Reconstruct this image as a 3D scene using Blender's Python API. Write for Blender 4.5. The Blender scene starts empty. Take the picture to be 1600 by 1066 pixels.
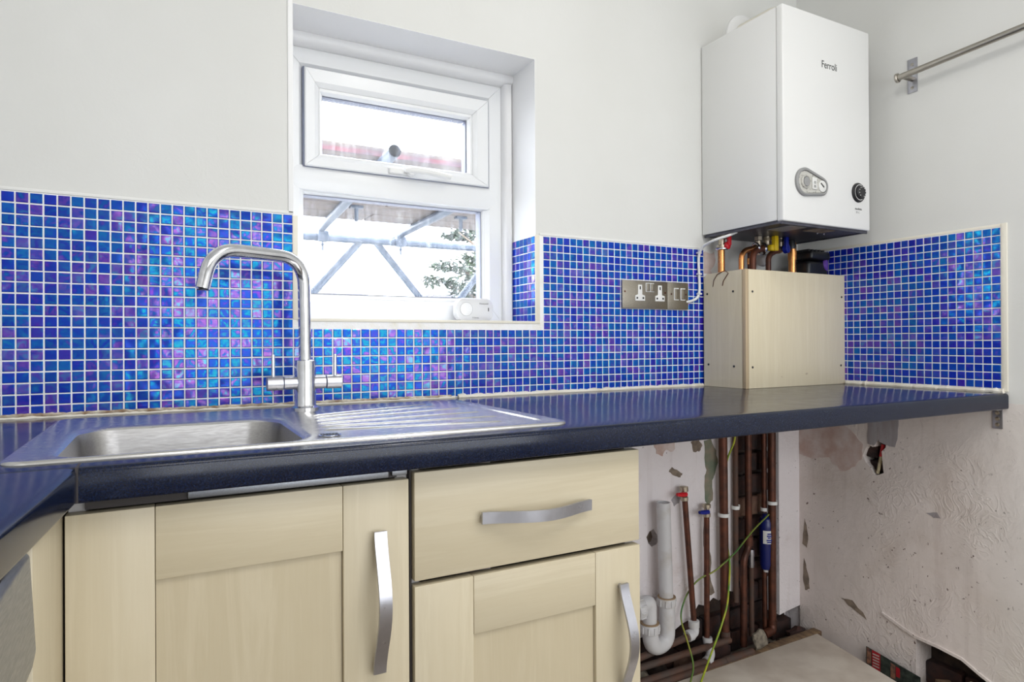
import bpy, bmesh, math, random
from mathutils import Vector, Matrix, noise as mnoise
random.seed(7)
sc = bpy.context.scene
COL = sc.collection
# ------------------------------------------------------------------ camera
F = 1011.2885817809568
cam = bpy.data.cameras.new('camera'); camo = bpy.data.objects.new('camera', cam); COL.objects.link(camo)
cam.sensor_width = 36; cam.lens = F / 1600 * 36; cam.clip_start = 0.02; cam.clip_end = 200
CR = Vector((0.88174091, -0.47170674, -0.00507095)); CU = Vector((0.00359723, -0.00402592, 0.99998543)); CF = Vector((0.47172028, 0.8817463, 0.00185298))
m = Matrix.Identity(4)
for i in range(3):
    m[i][0] = CR[i]; m[i][1] = CU[i]; m[i][2] = -CF[i]
m[0][3], m[1][3], m[2][3] = 0.27558022, -1.54267744, 1.05448742
camo.matrix_world = m
sc.camera = camo
# ------------------------------------------------------------------ world, lamps, exposure
W = bpy.data.worlds.new('overcast_sky'); sc.world = W; W.use_nodes = True
wb = W.node_tree.nodes['Background']; wb.inputs[0].default_value = (0.93, 0.96, 1.0, 1); wb.inputs[1].default_value = 10.0
def lamp(name, kind, loc, energy, color=(1, 1, 1), rot=(0, 0, 0), **kw):
    l = bpy.data.lights.new(name, kind); l.energy = energy; l.color = color
    for k, v in kw.items(): setattr(l, k, v)
    o = bpy.data.objects.new(name, l); COL.objects.link(o); o.location = loc; o.rotation_euler = rot
    return o
lamp('ceiling_bulb', 'POINT', (1.05, -0.98, 2.30), 6.5, (1, 0.975, 0.93), shadow_soft_size=0.07)
lamp('ceiling_fill_light', 'AREA', (1.0, -2.0, 2.33), 17.5, (1, 0.98, 0.95), shape='RECTANGLE', size=1.6, size_y=1.0)  # unseen area lamp added as soft overhead fill, not a fitting
lamp('rear_window_daylight', 'AREA', (1.15, -2.9, 1.20), 27, (0.92, 0.96, 1.0), (math.radians(90), 0, 0), shape='RECTANGLE', size=1.9, size_y=1.3)
vs = sc.view_settings; vs.view_transform = 'Standard'; vs.look = 'None'; vs.gamma = 1; vs.exposure = 0.04
vs.use_curve_mapping = False
# ------------------------------------------------------------------ node helpers
def new_mat(name):
    mt = bpy.data.materials.new(name); mt.use_nodes = True
    nt = mt.node_tree; b = nt.nodes['Principled BSDF']
    return mt, nt, b
def mathn(nt, op, a, b=None, c=None):
    n = nt.nodes.new('ShaderNodeMath'); n.operation = op
    for i, v in enumerate((a, b, c)):
        if v is None: continue
        if isinstance(v, (int, float)): n.inputs[i].default_value = v
        else: nt.links.new(v, n.inputs[i])
    return n.outputs[0]
def coords(nt, scale=(1, 1, 1), loc=(0, 0, 0)):
    tc = nt.nodes.new('ShaderNodeTexCoord'); mp = nt.nodes.new('ShaderNodeMapping')
    nt.links.new(tc.outputs['Object'], mp.inputs[0]); mp.inputs['Scale'].default_value = scale; mp.inputs['Location'].default_value = loc
    return mp.outputs[0]
def noisen(nt, vec, scale, detail=3, rough=0.5, dist=0.0):
    n = nt.nodes.new('ShaderNodeTexNoise'); n.inputs['Scale'].default_value = scale; n.inputs['Detail'].default_value = detail
    n.inputs['Roughness'].default_value = rough; n.inputs['Distortion'].default_value = dist
    if vec is not None: nt.links.new(vec, n.inputs['Vector'])
    return n.outputs['Fac']
def ramp(nt, fac, stops):
    r = nt.nodes.new('ShaderNodeValToRGB'); nt.links.new(fac, r.inputs[0]); e = r.color_ramp.elements
    while len(e) < len(stops): e.new(0.5)
    for el, (p, c) in zip(e, stops):
        el.position = p; el.color = (c if len(c) == 4 else (*c, 1))
    return r.outputs[0]
def mix(nt, fac, a, b, mode='MIX'):
    n = nt.nodes.new('ShaderNodeMix'); n.data_type = 'RGBA'; n.blend_type = mode
    for s, v in ((n.inputs[0], fac), (n.inputs[6], a), (n.inputs[7], b)):
        if isinstance(v, (int, float)): s.default_value = v
        elif isinstance(v, tuple): s.default_value = (*v, 1) if len(v) == 3 else v
        else: nt.links.new(v, s)
    return n.outputs[2]
def bump(nt, b, h, strength=0.3, dist=0.001, prev=None):
    n = nt.nodes.new('ShaderNodeBump'); n.inputs['Strength'].default_value = strength; n.inputs['Distance'].default_value = dist
    nt.links.new(h, n.inputs['Height'])
    if prev is not None: nt.links.new(prev, n.inputs['Normal'])
    nt.links.new(n.outputs[0], b.inputs['Normal'])
    return n.outputs[0]
def simple(name, col, rough=0.5, metal=0.0, var=0.0, vscale=30, bmp=0.0, bscale=60, col2=None, stretch=(1, 1, 1), coat=0.0, lo=0.35, hi=0.65, detail=4):
    mt, nt, b = new_mat(name)
    b.inputs['Base Color'].default_value = (*col, 1); b.inputs['Roughness'].default_value = rough; b.inputs['Metallic'].default_value = metal
    b.inputs['Coat Weight'].default_value = coat
    v = coords(nt, stretch)
    if var or col2:
        c2 = col2 or tuple(min(1, c * (1 - var)) for c in col)
        f = noisen(nt, v, vscale, detail)
        nt.links.new(ramp(nt, f, [(lo, col), (hi, c2)]), b.inputs['Base Color'])
    if bmp:
        bump(nt, b, noisen(nt, v, bscale, 4), bmp, 0.002)
    return mt
# ------------------------------------------------------------------ materials
TX = 0.0222; TZ = 0.0222 * 0.976
Z0 = 1.3484      # top of the mosaic on the back wall
def tile_mat(name, axis, off, ztop):
    mt, nt, b = new_mat(name)
    g = nt.nodes.new('ShaderNodeNewGeometry'); s = nt.nodes.new('ShaderNodeSeparateXYZ'); nt.links.new(g.outputs['Position'], s.inputs[0])
    u = mathn(nt, 'FLOOR', mathn(nt, 'DIVIDE', mathn(nt, 'SUBTRACT', s.outputs[axis], off), TX))
    w = mathn(nt, 'FLOOR', mathn(nt, 'DIVIDE', mathn(nt, 'SUBTRACT', s.outputs[2], ztop), TZ))
    c = nt.nodes.new('ShaderNodeCombineXYZ'); nt.links.new(u, c.inputs[0]); nt.links.new(w, c.inputs[1]); c.inputs[2].default_value = axis * 7.3 + off
    wn = nt.nodes.new('ShaderNodeTexWhiteNoise'); wn.noise_dimensions = '3D'; nt.links.new(c.outputs[0], wn.inputs['Vector'])
    sp = nt.nodes.new('ShaderNodeSeparateColor'); nt.links.new(wn.outputs['Color'], sp.inputs[0])
    # body colour of the glass
    base = ramp(nt, sp.outputs[0], [(0.0, (0.001, 0.008, 0.34)), (0.35, (0.001, 0.022, 0.42)), (0.62, (0.001, 0.055, 0.42)), (0.8, (0.012, 0.010, 0.36)), (1.0, (0.045, 0.012, 0.36))])
    # swirls inside each tile
    off3 = nt.nodes.new('ShaderNodeVectorMath'); off3.operation = 'SCALE'; nt.links.new(wn.outputs['Color'], off3.inputs[0]); off3.inputs['Scale'].default_value = 9
    ad = nt.nodes.new('ShaderNodeVectorMath'); ad.operation = 'ADD'; nt.links.new(g.outputs['Position'], ad.inputs[0]); nt.links.new(off3.outputs[0], ad.inputs[1])
    sw = noisen(nt, ad.outputs[0], 60, 2.0, 0.5, 1.4)
    swirl = mathn(nt, 'ADD', mathn(nt, 'MULTIPLY', sw, 0.75), mathn(nt, 'MULTIPLY', sp.outputs[1], 0.5))
    film = ramp(nt, swirl, [(0.20, (0.60, 0.10, 0.62)), (0.36, (0.06, 0.12, 0.66)), (0.50, (0.015, 0.18, 0.62)), (0.60, (0.02, 0.66, 0.60)), (0.70, (0.03, 0.22, 0.6)), (0.84, (0.72, 0.22, 0.68)), (0.95, (0.25, 0.9, 0.95))])
    nt.links.new(base, b.inputs['Base Color'])
    b.inputs['Roughness'].default_value = 0.5; b.inputs['Specular IOR Level'].default_value = 0.15
    gl = nt.nodes.new('ShaderNodeBsdfGlossy'); gl.inputs['Roughness'].default_value = 0.13; nt.links.new(film, gl.inputs['Color'])
    bp = nt.nodes.new('ShaderNodeBump'); bp.inputs['Strength'].default_value = 0.30; bp.inputs['Distance'].default_value = 0.004
    nt.links.new(noisen(nt, ad.outputs[0], 42, 0.0), bp.inputs['Height']); nt.links.new(bp.outputs[0], gl.inputs['Normal'])
    fr = nt.nodes.new('ShaderNodeFresnel'); fr.inputs[0].default_value = 1.5
    fac = mathn(nt, 'MINIMUM', mathn(nt, 'MULTIPLY_ADD', fr.outputs[0], 2.0, 0.11), 0.8)
    ms = nt.nodes.new('ShaderNodeMixShader'); nt.links.new(fac, ms.inputs[0]); nt.links.new(b.outputs[0], ms.inputs[1]); nt.links.new(gl.outputs[0], ms.inputs[2])
    nt.links.new(ms.outputs[0], nt.nodes['Material Output'].inputs[0])
    return mt
M = {}
M['tile_back'] = tile_mat('iridescent_glass_tile', 0, 0.0, Z0)
M['tile_right'] = tile_mat('iridescent_glass_tile_side', 1, -0.6326, Z0 + 0.0082)
M['tile_reveal'] = tile_mat('iridescent_glass_tile_reveal', 1, 0.0, Z0)
M['grout'] = simple('white_grout', (0.90, 0.90, 0.91), 0.6, var=0.25, vscale=25, bmp=0.3, bscale=300, col2=(0.80, 0.76, 0.66), lo=0.5, hi=0.8)
def wall_mat(name, axis, edge):
    mt, nt, b = new_mat(name)
    g = nt.nodes.new('ShaderNodeNewGeometry'); s = nt.nodes.new('ShaderNodeSeparateXYZ'); nt.links.new(g.outputs['Position'], s.inputs[0])
    v = coords(nt)
    top = ramp(nt, noisen(nt, v, 3, 3), [(0.3, (0.735, 0.735, 0.715)), (0.7, (0.70, 0.70, 0.675))])
    low = ramp(nt, noisen(nt, v, 5, 5, 0.6), ([(0.3, (0.84, 0.79, 0.80)), (0.6, (0.80, 0.74, 0.75)), (0.8, (0.64, 0.54, 0.51))] if axis == 0 else [(0.3, (0.78, 0.70, 0.67)), (0.55, (0.73, 0.65, 0.61)), (0.75, (0.62, 0.53, 0.48))]))
    spots = ramp(nt, noisen(nt, v, 85, 2, 0.55), [(0.685, (0, 0, 0)), (0.715, (1, 1, 1))])
    spots = mathn(nt, 'MULTIPLY', spots, ramp(nt, noisen(nt, v, 6, 2), [(0.45, (0, 0, 0)), (0.6, (1, 1, 1))]))
    low = mix(nt, spots, low, (0.10, 0.05, 0.035))
    vs2 = coords(nt, (9, 9, 0.8) if axis == 0 else (9, 9, 0.8))
    streak = ramp(nt, noisen(nt, vs2, 1.6, 4, 0.6), [(0.56, (0, 0, 0)), (0.76, (1, 1, 1))])
    low = mix(nt, mathn(nt, 'MULTIPLY', streak, 0.5), low, (0.42, 0.33, 0.30))
    nz = noisen(nt, v, 14, 3)
    lim = mathn(nt, 'LESS_THAN', s.outputs[2], 0.885)
    if axis == 1:   # right wall: bare only where the worktop stands
        mr = nt.nodes.new('ShaderNodeMapRange'); mr.inputs[1].default_value = -0.80; mr.inputs[2].default_value = -0.45; mr.inputs[3].default_value = 0.25; mr.inputs[4].default_value = 1.0
        nt.links.new(mathn(nt, 'MULTIPLY_ADD', nz, 0.10, s.outputs[1]), mr.inputs[0]); e2 = mr.outputs[0]
        lim = mathn(nt, 'MULTIPLY', lim, e2)
    nt.links.new(mix(nt, lim, top, low), b.inputs['Base Color'])
    b.inputs['Roughness'].default_value = 0.72
    below = mathn(nt, 'LESS_THAN', s.outputs[2], 0.885)
    big = mathn(nt, 'MULTIPLY', noisen(nt, v, 7, 5, 0.55, 0.3), mathn(nt, 'MULTIPLY_ADD', below, 0.75, 0.25))
    rd = noisen(nt, v, 16, 3, 0.5, 2.5)
    ridge = mathn(nt, 'SUBTRACT', 1.0, mathn(nt, 'MULTIPLY', mathn(nt, 'ABSOLUTE', mathn(nt, 'SUBTRACT', rd, 0.5)), 14.0)); ridge = mathn(nt, 'MAXIMUM', ridge, 0.0)
    h = mathn(nt, 'ADD', big, mathn(nt, 'MULTIPLY', mathn(nt, 'MULTIPLY', ridge, ramp(nt, noisen(nt, v, 4, 2), [(0.45, (0, 0, 0)), (0.62, (1, 1, 1))])), mathn(nt, 'MULTIPLY_ADD', mathn(nt, 'LESS_THAN', s.outputs[2], 0.885), 0.16, 0.012)))
    bump(nt, b, h, 0.33, 0.02)
    return mt
M['wall_back'] = wall_mat('painted_plaster_back', 0, 0)
M['wall_right'] = wall_mat('painted_plaster_right', 1, -0.66)
M['plain_wall'] = simple('plain_plaster', (0.80, 0.80, 0.78), 0.75, bmp=0.15, bscale=8)
M['reveal'] = simple('reveal_paint', (0.87, 0.87, 0.87), 0.5, bmp=0.1, bscale=12)
M['ceiling'] = simple('ceiling_paint', (0.82, 0.82, 0.80), 0.8)
M['floor'] = simple('dirty_floor', (0.38, 0.33, 0.28), 0.85, bmp=0.6, bscale=40, col2=(0.22, 0.18, 0.14), vscale=18)
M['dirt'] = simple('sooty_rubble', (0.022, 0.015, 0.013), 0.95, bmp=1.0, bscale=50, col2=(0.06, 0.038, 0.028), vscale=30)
M['brick'] = simple('sooty_brick', (0.060, 0.024, 0.018), 0.9, bmp=0.7, bscale=90, col2=(0.022, 0.015, 0.015), vscale=25)
M['brick_pale'] = simple('pale_broken_brick', (0.20, 0.12, 0.08), 0.9, bmp=0.8, bscale=80, col2=(0.14, 0.07, 0.05), vscale=30)
M['upvc'] = simple('white_upvc', (0.80, 0.81, 0.82), 0.28)
M['upvc_dark'] = simple('gasket_grey', (0.22, 0.24, 0.32), 0.5)
M['trim'] = simple('trim_plastic', (0.82, 0.82, 0.83), 0.4)
M['ivory'] = simple('ivory_strip', (0.80, 0.76, 0.66), 0.45)
M['silicone'] = simple('cream_silicone', (0.80, 0.76, 0.68), 0.5, col2=(0.66, 0.58, 0.45), vscale=12, lo=0.5, hi=0.8, bmp=0.5, bscale=90)
M['silicone_brown'] = simple('stained_silicone', (0.30, 0.19, 0.11), 0.7, col2=(0.72, 0.66, 0.55), vscale=40, bmp=1.0, bscale=120)
# worktop
def worktop_mat():
    mt, nt, b = new_mat('dark_blue_laminate'); v = coords(nt)
    c = ramp(nt, noisen(nt, v, 420, 3, 0.7), [(0.40, (0.0012, 0.0035, 0.014)), (0.55, (0.0025, 0.007, 0.028)), (0.70, (0.010, 0.020, 0.055))])
    c = mix(nt, mathn(nt, 'MULTIPLY', ramp(nt, noisen(nt, v, 30, 4), [(0.55, (0, 0, 0)), (0.8, (1, 1, 1))]), 0.10), c, (0.05, 0.07, 0.12))
    nt.links.new(c, b.inputs['Base Color'])
    r = ramp(nt, noisen(nt, v, 22, 4), [(0.3, (0.13, 0.13, 0.13)), (0.75, (0.20, 0.20, 0.20))])
    nt.links.new(r, b.inputs['Roughness']); b.inputs['IOR'].default_value = 1.42
    return mt
M['worktop'] = worktop_mat()
def wood_mat(name, axis, a=(0.60, 0.535, 0.395), c2=(0.51, 0.44, 0.305), seed=0):
    mt, nt, b = new_mat(name)
    st = {'x': (0.5, 9, 9), 'z': (9, 9, 0.5)}[axis]
    v = coords(nt, st, (seed, seed * 2, seed * 3))
    f = noisen(nt, v, 1.6, 6, 0.62, 0.9)
    c = ramp(nt, f, [(0.28, a), (0.52, tuple((x + y) / 2 for x, y in zip(a, c2))), (0.60, a), (0.78, c2)])
    fine = noisen(nt, coords(nt, tuple(s * 12 for s in st)), 3, 3)
    c = mix(nt, mathn(nt, 'MULTIPLY', fine, 0.22), c, (0.46, 0.35, 0.20))
    knots = ramp(nt, noisen(nt, coords(nt), 26, 1), [(0.80, (0, 0, 0)), (0.83, (1, 1, 1))])
    c = mix(nt, mathn(nt, 'MULTIPLY', knots, 0.5), c, (0.28, 0.18, 0.09))
    nt.links.new(c, b.inputs['Base Color']); b.inputs['Roughness'].default_value = 0.42
    bump(nt, b, fine, 0.08, 0.0005)
    return mt
M['wood_z'] = wood_mat('cream_maple_upright', 'z'); M['wood_x'] = wood_mat('cream_maple_level', 'x', seed=3); M['wood_p'] = wood_mat('cream_maple_panel', 'z', (0.575, 0.505, 0.365), (0.48, 0.41, 0.275), 5)
M['ply'] = wood_mat('pale_birch_board', 'z', (0.78, 0.70, 0.52), (0.70, 0.61, 0.43), 8)
M['edge_brown'] = simple('dark_edge', (0.035, 0.028, 0.026), 0.6)
M['carcass'] = simple('grey_carcass', (0.50, 0.48, 0.47), 0.5)
def steel(name, col, rough, stretch=(1, 1, 1), var=0.05, bs=0.08):
    mt, nt, b = new_mat(name); b.inputs['Metallic'].default_value = 1
    v = coords(nt, stretch); f = noisen(nt, v, 60, 4)
    nt.links.new(ramp(nt, f, [(0.3, col), (0.7, tuple(c * (1 - var * 3) for c in col))]), b.inputs['Base Color'])
    nt.links.new(ramp(nt, f, [(0.3, (rough,) * 3), (0.7, (rough * 1.35,) * 3)]), b.inputs['Roughness'])
    bump(nt, b, f, bs, 0.0005)
    return mt
M['sink'] = steel('brushed_sink_steel', (0.66, 0.65, 0.64), 0.21, (1, 8, 8))
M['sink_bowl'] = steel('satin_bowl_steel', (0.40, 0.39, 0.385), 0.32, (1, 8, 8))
M['chrome'] = steel('chrome', (0.78, 0.79, 0.83), 0.07, bs=0.0)
M['satin'] = steel('satin_nickel', (0.46, 0.46, 0.50), 0.27, (1, 1, 1), 0.03, 0.03)
M['rail'] = steel('brushed_rail_steel', (0.45, 0.42, 0.37), 0.28, (8, 1, 8))
M['plate'] = steel('brushed_plate_steel', (0.34, 0.31, 0.26), 0.34, (8, 1, 8), 0.06)
M['appliance'] = steel('appliance_steel', (0.36, 0.38, 0.42), 0.35, (8, 1, 8))
M['copper_bright'] = steel('bright_copper', (0.80, 0.36, 0.13), 0.25)
M['copper_dull'] = simple('dull_copper', (0.15, 0.050, 0.028), 0.45, 0.5, col2=(0.075, 0.032, 0.022), vscale=30, bmp=0.2)
M['copper_dusty'] = simple('dusty_copper', (0.12, 0.055, 0.035), 0.7, 0.25, col2=(0.085, 0.06, 0.05), vscale=22, bmp=0.3)
M['brass'] = steel('nickel_brass', (0.55, 0.48, 0.38), 0.3)
M['boiler'] = simple('white_enamel', (0.80, 0.80, 0.79), 0.25)
M['boiler_base'] = simple('dark_steel_base', (0.10, 0.10, 0.13), 0.4, 0.5, var=0.4)
M['black'] = simple('black_plastic', (0.012, 0.012, 0.014), 0.4)
M['ink'] = simple('dark_ink', (0.03, 0.03, 0.03), 0.6)
M['grey_plastic'] = simple('grey_plastic', (0.30, 0.30, 0.30), 0.4)
M['lightgrey'] = simple('light_grey_plastic', (0.55, 0.54, 0.50), 0.45, col2=(0.25, 0.24, 0.22), vscale=160, lo=0.6, hi=0.62)
M['white_plastic'] = simple('white_plastic', (0.80, 0.80, 0.79), 0.35)
M['white_waste'] = simple('white_waste_plastic', (0.62, 0.61, 0.62), 0.4, col2=(0.50, 0.46, 0.42), vscale=20, lo=0.5, hi=0.8)
M['stain_ring'] = simple('stained_seal', (0.35, 0.24, 0.14), 0.6)
M['red'] = simple('red_plastic', (0.62, 0.01, 0.02), 0.35); M['yellow'] = simple('yellow_plastic', (0.75, 0.52, 0.01), 0.35); M['blue'] = simple('blue_plastic', (0.005, 0.015, 0.25), 0.35)
M['navy'] = simple('navy_canister', (0.006, 0.012, 0.12), 0.3)
M['purple'] = simple('purple_cap', (0.16, 0.07, 0.42), 0.4)
M['earth'] = simple('yellow_green_sleeve', (0.50, 0.50, 0.03), 0.45, col2=(0.10, 0.30, 0.03), vscale=30)
M['earth_green'] = simple('green_sleeve', (0.06, 0.17, 0.035), 0.5, col2=(0.32, 0.32, 0.04), vscale=14)
M['board'] = simple('dusty_floor_board', (0.76, 0.69, 0.60), 0.8, col2=(0.60, 0.52, 0.44), vscale=9, bmp=0.2, bscale=70)
M['timber'] = simple('rough_timber', (0.26, 0.17, 0.09), 0.8, col2=(0.12, 0.07, 0.04), vscale=16, stretch=(6, 1, 6), bmp=0.4)
M['pale_timber'] = simple('splintered_pale_board', (0.62, 0.54, 0.36), 0.8, col2=(0.36, 0.29, 0.17), vscale=20, stretch=(1, 5, 3), bmp=0.6)
M['patch'] = simple('exposed_plaster', (0.28, 0.22, 0.17), 0.9, col2=(0.17, 0.13, 0.10), vscale=50, bmp=0.6, bscale=150)
M['patch_green'] = simple('old_green_paint', (0.15, 0.19, 0.13), 0.8, col2=(0.30, 0.24, 0.18), vscale=22, bmp=0.4)
M['patch_pink'] = simple('bare_pink_plaster', (0.52, 0.36, 0.31), 0.9, col2=(0.66, 0.56, 0.53), vscale=20, bmp=0.7, bscale=60)
M['patch_grey'] = simple('grey_filler', (0.40, 0.38, 0.40), 0.8, col2=(0.30, 0.26, 0.26), vscale=8, stretch=(1, 6, 1), bmp=0.4)
M['stone'] = simple('broken_concrete', (0.30, 0.26, 0.20), 0.9, col2=(0.12, 0.10, 0.08), vscale=60, bmp=1.0, bscale=100)
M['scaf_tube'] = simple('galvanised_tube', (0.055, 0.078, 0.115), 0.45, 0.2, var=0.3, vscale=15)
M['scaf_plank'] = simple('weathered_plank', (0.15, 0.12, 0.10), 0.8, col2=(0.08, 0.07, 0.075), vscale=5, stretch=(1, 9, 9), bmp=0.3)
M['plank_edge'] = simple('worn_red_plank_edge', (0.15, 0.03, 0.04), 0.7, col2=(0.07, 0.06, 0.075), vscale=9, stretch=(1, 6, 6))
M['leaf'] = simple('green_leaf', (0.035, 0.065, 0.022), 0.5, col2=(0.07, 0.10, 0.04), vscale=3)  # brighter green leaves of the main crown
M['leaf_dark'] = simple('grey_green_leaf', (0.02, 0.036, 0.02), 0.5, col2=(0.035, 0.055, 0.032), vscale=3)
M['bark'] = simple('bark', (0.14, 0.10, 0.07), 0.9, bmp=0.5)
M['roof'] = simple('grey_roof_tile', (0.05, 0.05, 0.068), 0.8, var=0.3, vscale=10)
M['render'] = simple('pale_render', (0.62, 0.60, 0.58), 0.8)
M['grass'] = simple('garden_paving', (0.32, 0.32, 0.30), 0.9, var=0.4)
M['magazine_red'] = simple('printed_red', (0.45, 0.02, 0.03), 0.4); M['magazine_black'] = simple('printed_black', (0.02, 0.025, 0.025), 0.4, col2=(0.07, 0.09, 0.07), vscale=60)
M['magazine_photo'] = simple('printed_photo', (0.42, 0.20, 0.12), 0.4, col2=(0.08, 0.05, 0.05), vscale=60)
M['paper'] = simple('white_paper', (0.75, 0.75, 0.73), 0.5)
def glass_mat():
    mt = bpy.data.materials.new('dusty_glass'); mt.use_nodes = True; nt = mt.node_tree; nt.nodes.clear()
    out = nt.nodes.new('ShaderNodeOutputMaterial'); tr = nt.nodes.new('ShaderNodeBsdfTransparent'); tr.inputs[0].default_value = (0.97, 0.98, 1, 1)
    gl = nt.nodes.new('ShaderNodeBsdfGlossy'); gl.inputs['Roughness'].default_value = 0.03
    tl = nt.nodes.new('ShaderNodeBsdfTranslucent'); tl.inputs[0].default_value = (0.9, 0.93, 1, 1)
    fr = nt.nodes.new('ShaderNodeFresnel'); fr.inputs[0].default_value = 1.3
    v = coords(nt); streak = noisen(nt, coords(nt, (40, 40, 4)), 2, 4, 0.6); sp = noisen(nt, v, 180, 3, 0.6)
    d = mathn(nt, 'ADD', mathn(nt, 'MULTIPLY', ramp(nt, streak, [(0.45, (0, 0, 0)), (0.75, (1, 1, 1))]), 0.18), mathn(nt, 'MULTIPLY', ramp(nt, sp, [(0.6, (0, 0, 0)), (0.72, (1, 1, 1))]), 0.25))
    d = mathn(nt, 'ADD', mathn(nt, 'MULTIPLY', d, 0.35), 0.015)
    m1 = nt.nodes.new('ShaderNodeMixShader'); nt.links.new(d, m1.inputs[0]); nt.links.new(tr.outputs[0], m1.inputs[1]); nt.links.new(tl.outputs[0], m1.inputs[2])
    m2 = nt.nodes.new('ShaderNodeMixShader'); gg = nt.nodes.new('ShaderNodeNewGeometry'); nt.links.new(mathn(nt, 'MULTIPLY', fr.outputs[0], mathn(nt, 'SUBTRACT', 1.0, gg.outputs['Backfacing'])), m2.inputs[0]); nt.links.new(m1.outputs[0], m2.inputs[1]); nt.links.new(gl.outputs[0], m2.inputs[2])
    nt.links.new(m2.outputs[0], out.inputs[0])
    return mt
M['glass'] = glass_mat()
# ------------------------------------------------------------------ geometry helpers
class MB:
    def __init__(s): s.bm = bmesh.new()
    def box(s, x0, x1, y0, y1, z0, z1, bev=0.0, seg=2, mat=None):
        bm2 = bmesh.new(); vs_ = [bm2.verts.new((x, y, z)) for x in (x0, x1) for y in (y0, y1) for z in (z0, z1)]
        for f in ((0, 1, 3, 2), (4, 6, 7, 5), (0, 4, 5, 1), (2, 3, 7, 6), (0, 2, 6, 4), (1, 5, 7, 3)): bm2.faces.new([vs_[i] for i in f])
        bmesh.ops.recalc_face_normals(bm2, faces=bm2.faces)
        if bev: bmesh.ops.bevel(bm2, geom=list(bm2.edges), offset=bev, segments=seg, affect='EDGES', profile=0.5)
        if mat is not None: bmesh.ops.transform(bm2, matrix=mat, verts=bm2.verts)
        s.merge(bm2); return s
    def merge(s, bm2):
        me = bpy.data.meshes.new('tmp'); bm2.to_mesh(me); bm2.free(); s.bm.from_mesh(me); bpy.data.meshes.remove(me)
    def prism(s, pts, axis, a, b, bev=0.0):
        """polygon pts (2D) extruded along axis from a to b. axis 0: pts=(y,z); 1: pts=(x,z); 2: pts=(x,y)"""
        bm2 = bmesh.new()
        def P(p, t): return {0: (t, p[0], p[1]), 1: (p[0], t, p[1]), 2: (p[0], p[1], t)}[axis]
        A = [bm2.verts.new(P(p, a)) for p in pts]; B = [bm2.verts.new(P(p, b)) for p in pts]
        n = len(pts); bm2.faces.new(A); bm2.faces.new(B[::-1])
        for i in range(n): bm2.faces.new((A[i], B[i], B[(i + 1) % n], A[(i + 1) % n]))
        bmesh.ops.recalc_face_normals(bm2, faces=bm2.faces)
        if bev: bmesh.ops.bevel(bm2, geom=list(bm2.edges), offset=bev, segments=2, affect='EDGES', profile=0.5)
        s.merge(bm2); return s
    def tube(s, pts, r, n=14, fillet=0.0, cap=True, inner=None):
        P = [Vector(p) for p in pts]
        if fillet and len(P) > 2:
            Q = [P[0]]
            for i in range(1, len(P) - 1):
                a, b, c = P[i - 1], P[i], P[i + 1]; d1 = (a - b); d2 = (c - b)
                f = min(fillet, d1.length * 0.49, d2.length * 0.49); p1 = b + d1.normalized() * f; p2 = b + d2.normalized() * f
                for k in range(9):
                    t = k / 8; Q.append(p1 * (1 - t) ** 2 + b * 2 * t * (1 - t) + p2 * t * t)
            Q.append(P[-1]); P = Q
        bm = s.bm; rings = []; up = None
        for i, p in enumerate(P):
            t = (P[min(i + 1, len(P) - 1)] - P[max(i - 1, 0)])
            if t.length < 1e-9: continue
            t.normalize()
            if up is None:
                up = t.orthogonal().normalized()
            else:
                up = (up - t * up.dot(t)).normalized()
            w = t.cross(up); rr = r[i] if isinstance(r, (list, tuple)) else r
            rings.append([bm.verts.new(p + (up * math.cos(2 * math.pi * k / n) + w * math.sin(2 * math.pi * k / n)) * rr) for k in range(n)])
        for a, b in zip(rings, rings[1:]):
            for k in range(n): bm.faces.new((a[k], a[(k + 1) % n], b[(k + 1) % n], b[k]))
        if cap: bm.faces.new(rings[0][::-1]); bm.faces.new(rings[-1])
        return s
    def lathe(s, prof, base, axis, n=24):
        """prof: (radius, height) pairs from base along axis vector"""
        ax = Vector(axis).normalized(); u = ax.orthogonal().normalized(); w = ax.cross(u); b = Vector(base); bm = s.bm; rings = []
        for r, h in prof:
            rings.append([bm.verts.new(b + ax * h + (u * math.cos(2 * math.pi * k / n) + w * math.sin(2 * math.pi * k / n)) * max(r, 1e-5)) for k in range(n)])
        for a, c in zip(rings, rings[1:]):
            for k in range(n): bm.faces.new((a[k], a[(k + 1) % n], c[(k + 1) % n], c[k]))
        bm.faces.new(rings[0][::-1]); bm.faces.new(rings[-1]); return s
    def loft(s, rings, close_last=True, close_first=False):
        bm = s.bm; R = [[bm.verts.new(p) for p in r] for r in rings]; n = len(R[0])
        for a, b in zip(R, R[1:]):
            for k in range(n): bm.faces.new((a[k], a[(k + 1) % n], b[(k + 1) % n], b[k]))
        if close_last: bm.faces.new(R[-1])
        if close_first: bm.faces.new(R[0][::-1])
        return s
def obj(name, mb, mat, parent=None, smooth=True, ang=40, **props):
    bm = mb.bm if isinstance(mb, MB) else mb
    bmesh.ops.recalc_face_normals(bm, faces=bm.faces)
    me = bpy.data.meshes.new(name); bm.to_mesh(me); bm.free()
    if smooth:
        me.polygons.foreach_set('use_smooth', [True] * len(me.polygons)); me.set_sharp_from_angle(angle=math.radians(ang))
    me.materials.append(M[mat] if isinstance(mat, str) else mat)
    o = bpy.data.objects.new(name, me); COL.objects.link(o)
    if parent:
        o.parent = parent; o.matrix_parent_inverse = Matrix.Translation(-WLOC.get(parent.name, Vector((0, 0, 0))))
    for k, v in props.items(): o[k] = v
    WLOC[o.name] = Vector((0, 0, 0))
    return o
WLOC = {}
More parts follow.
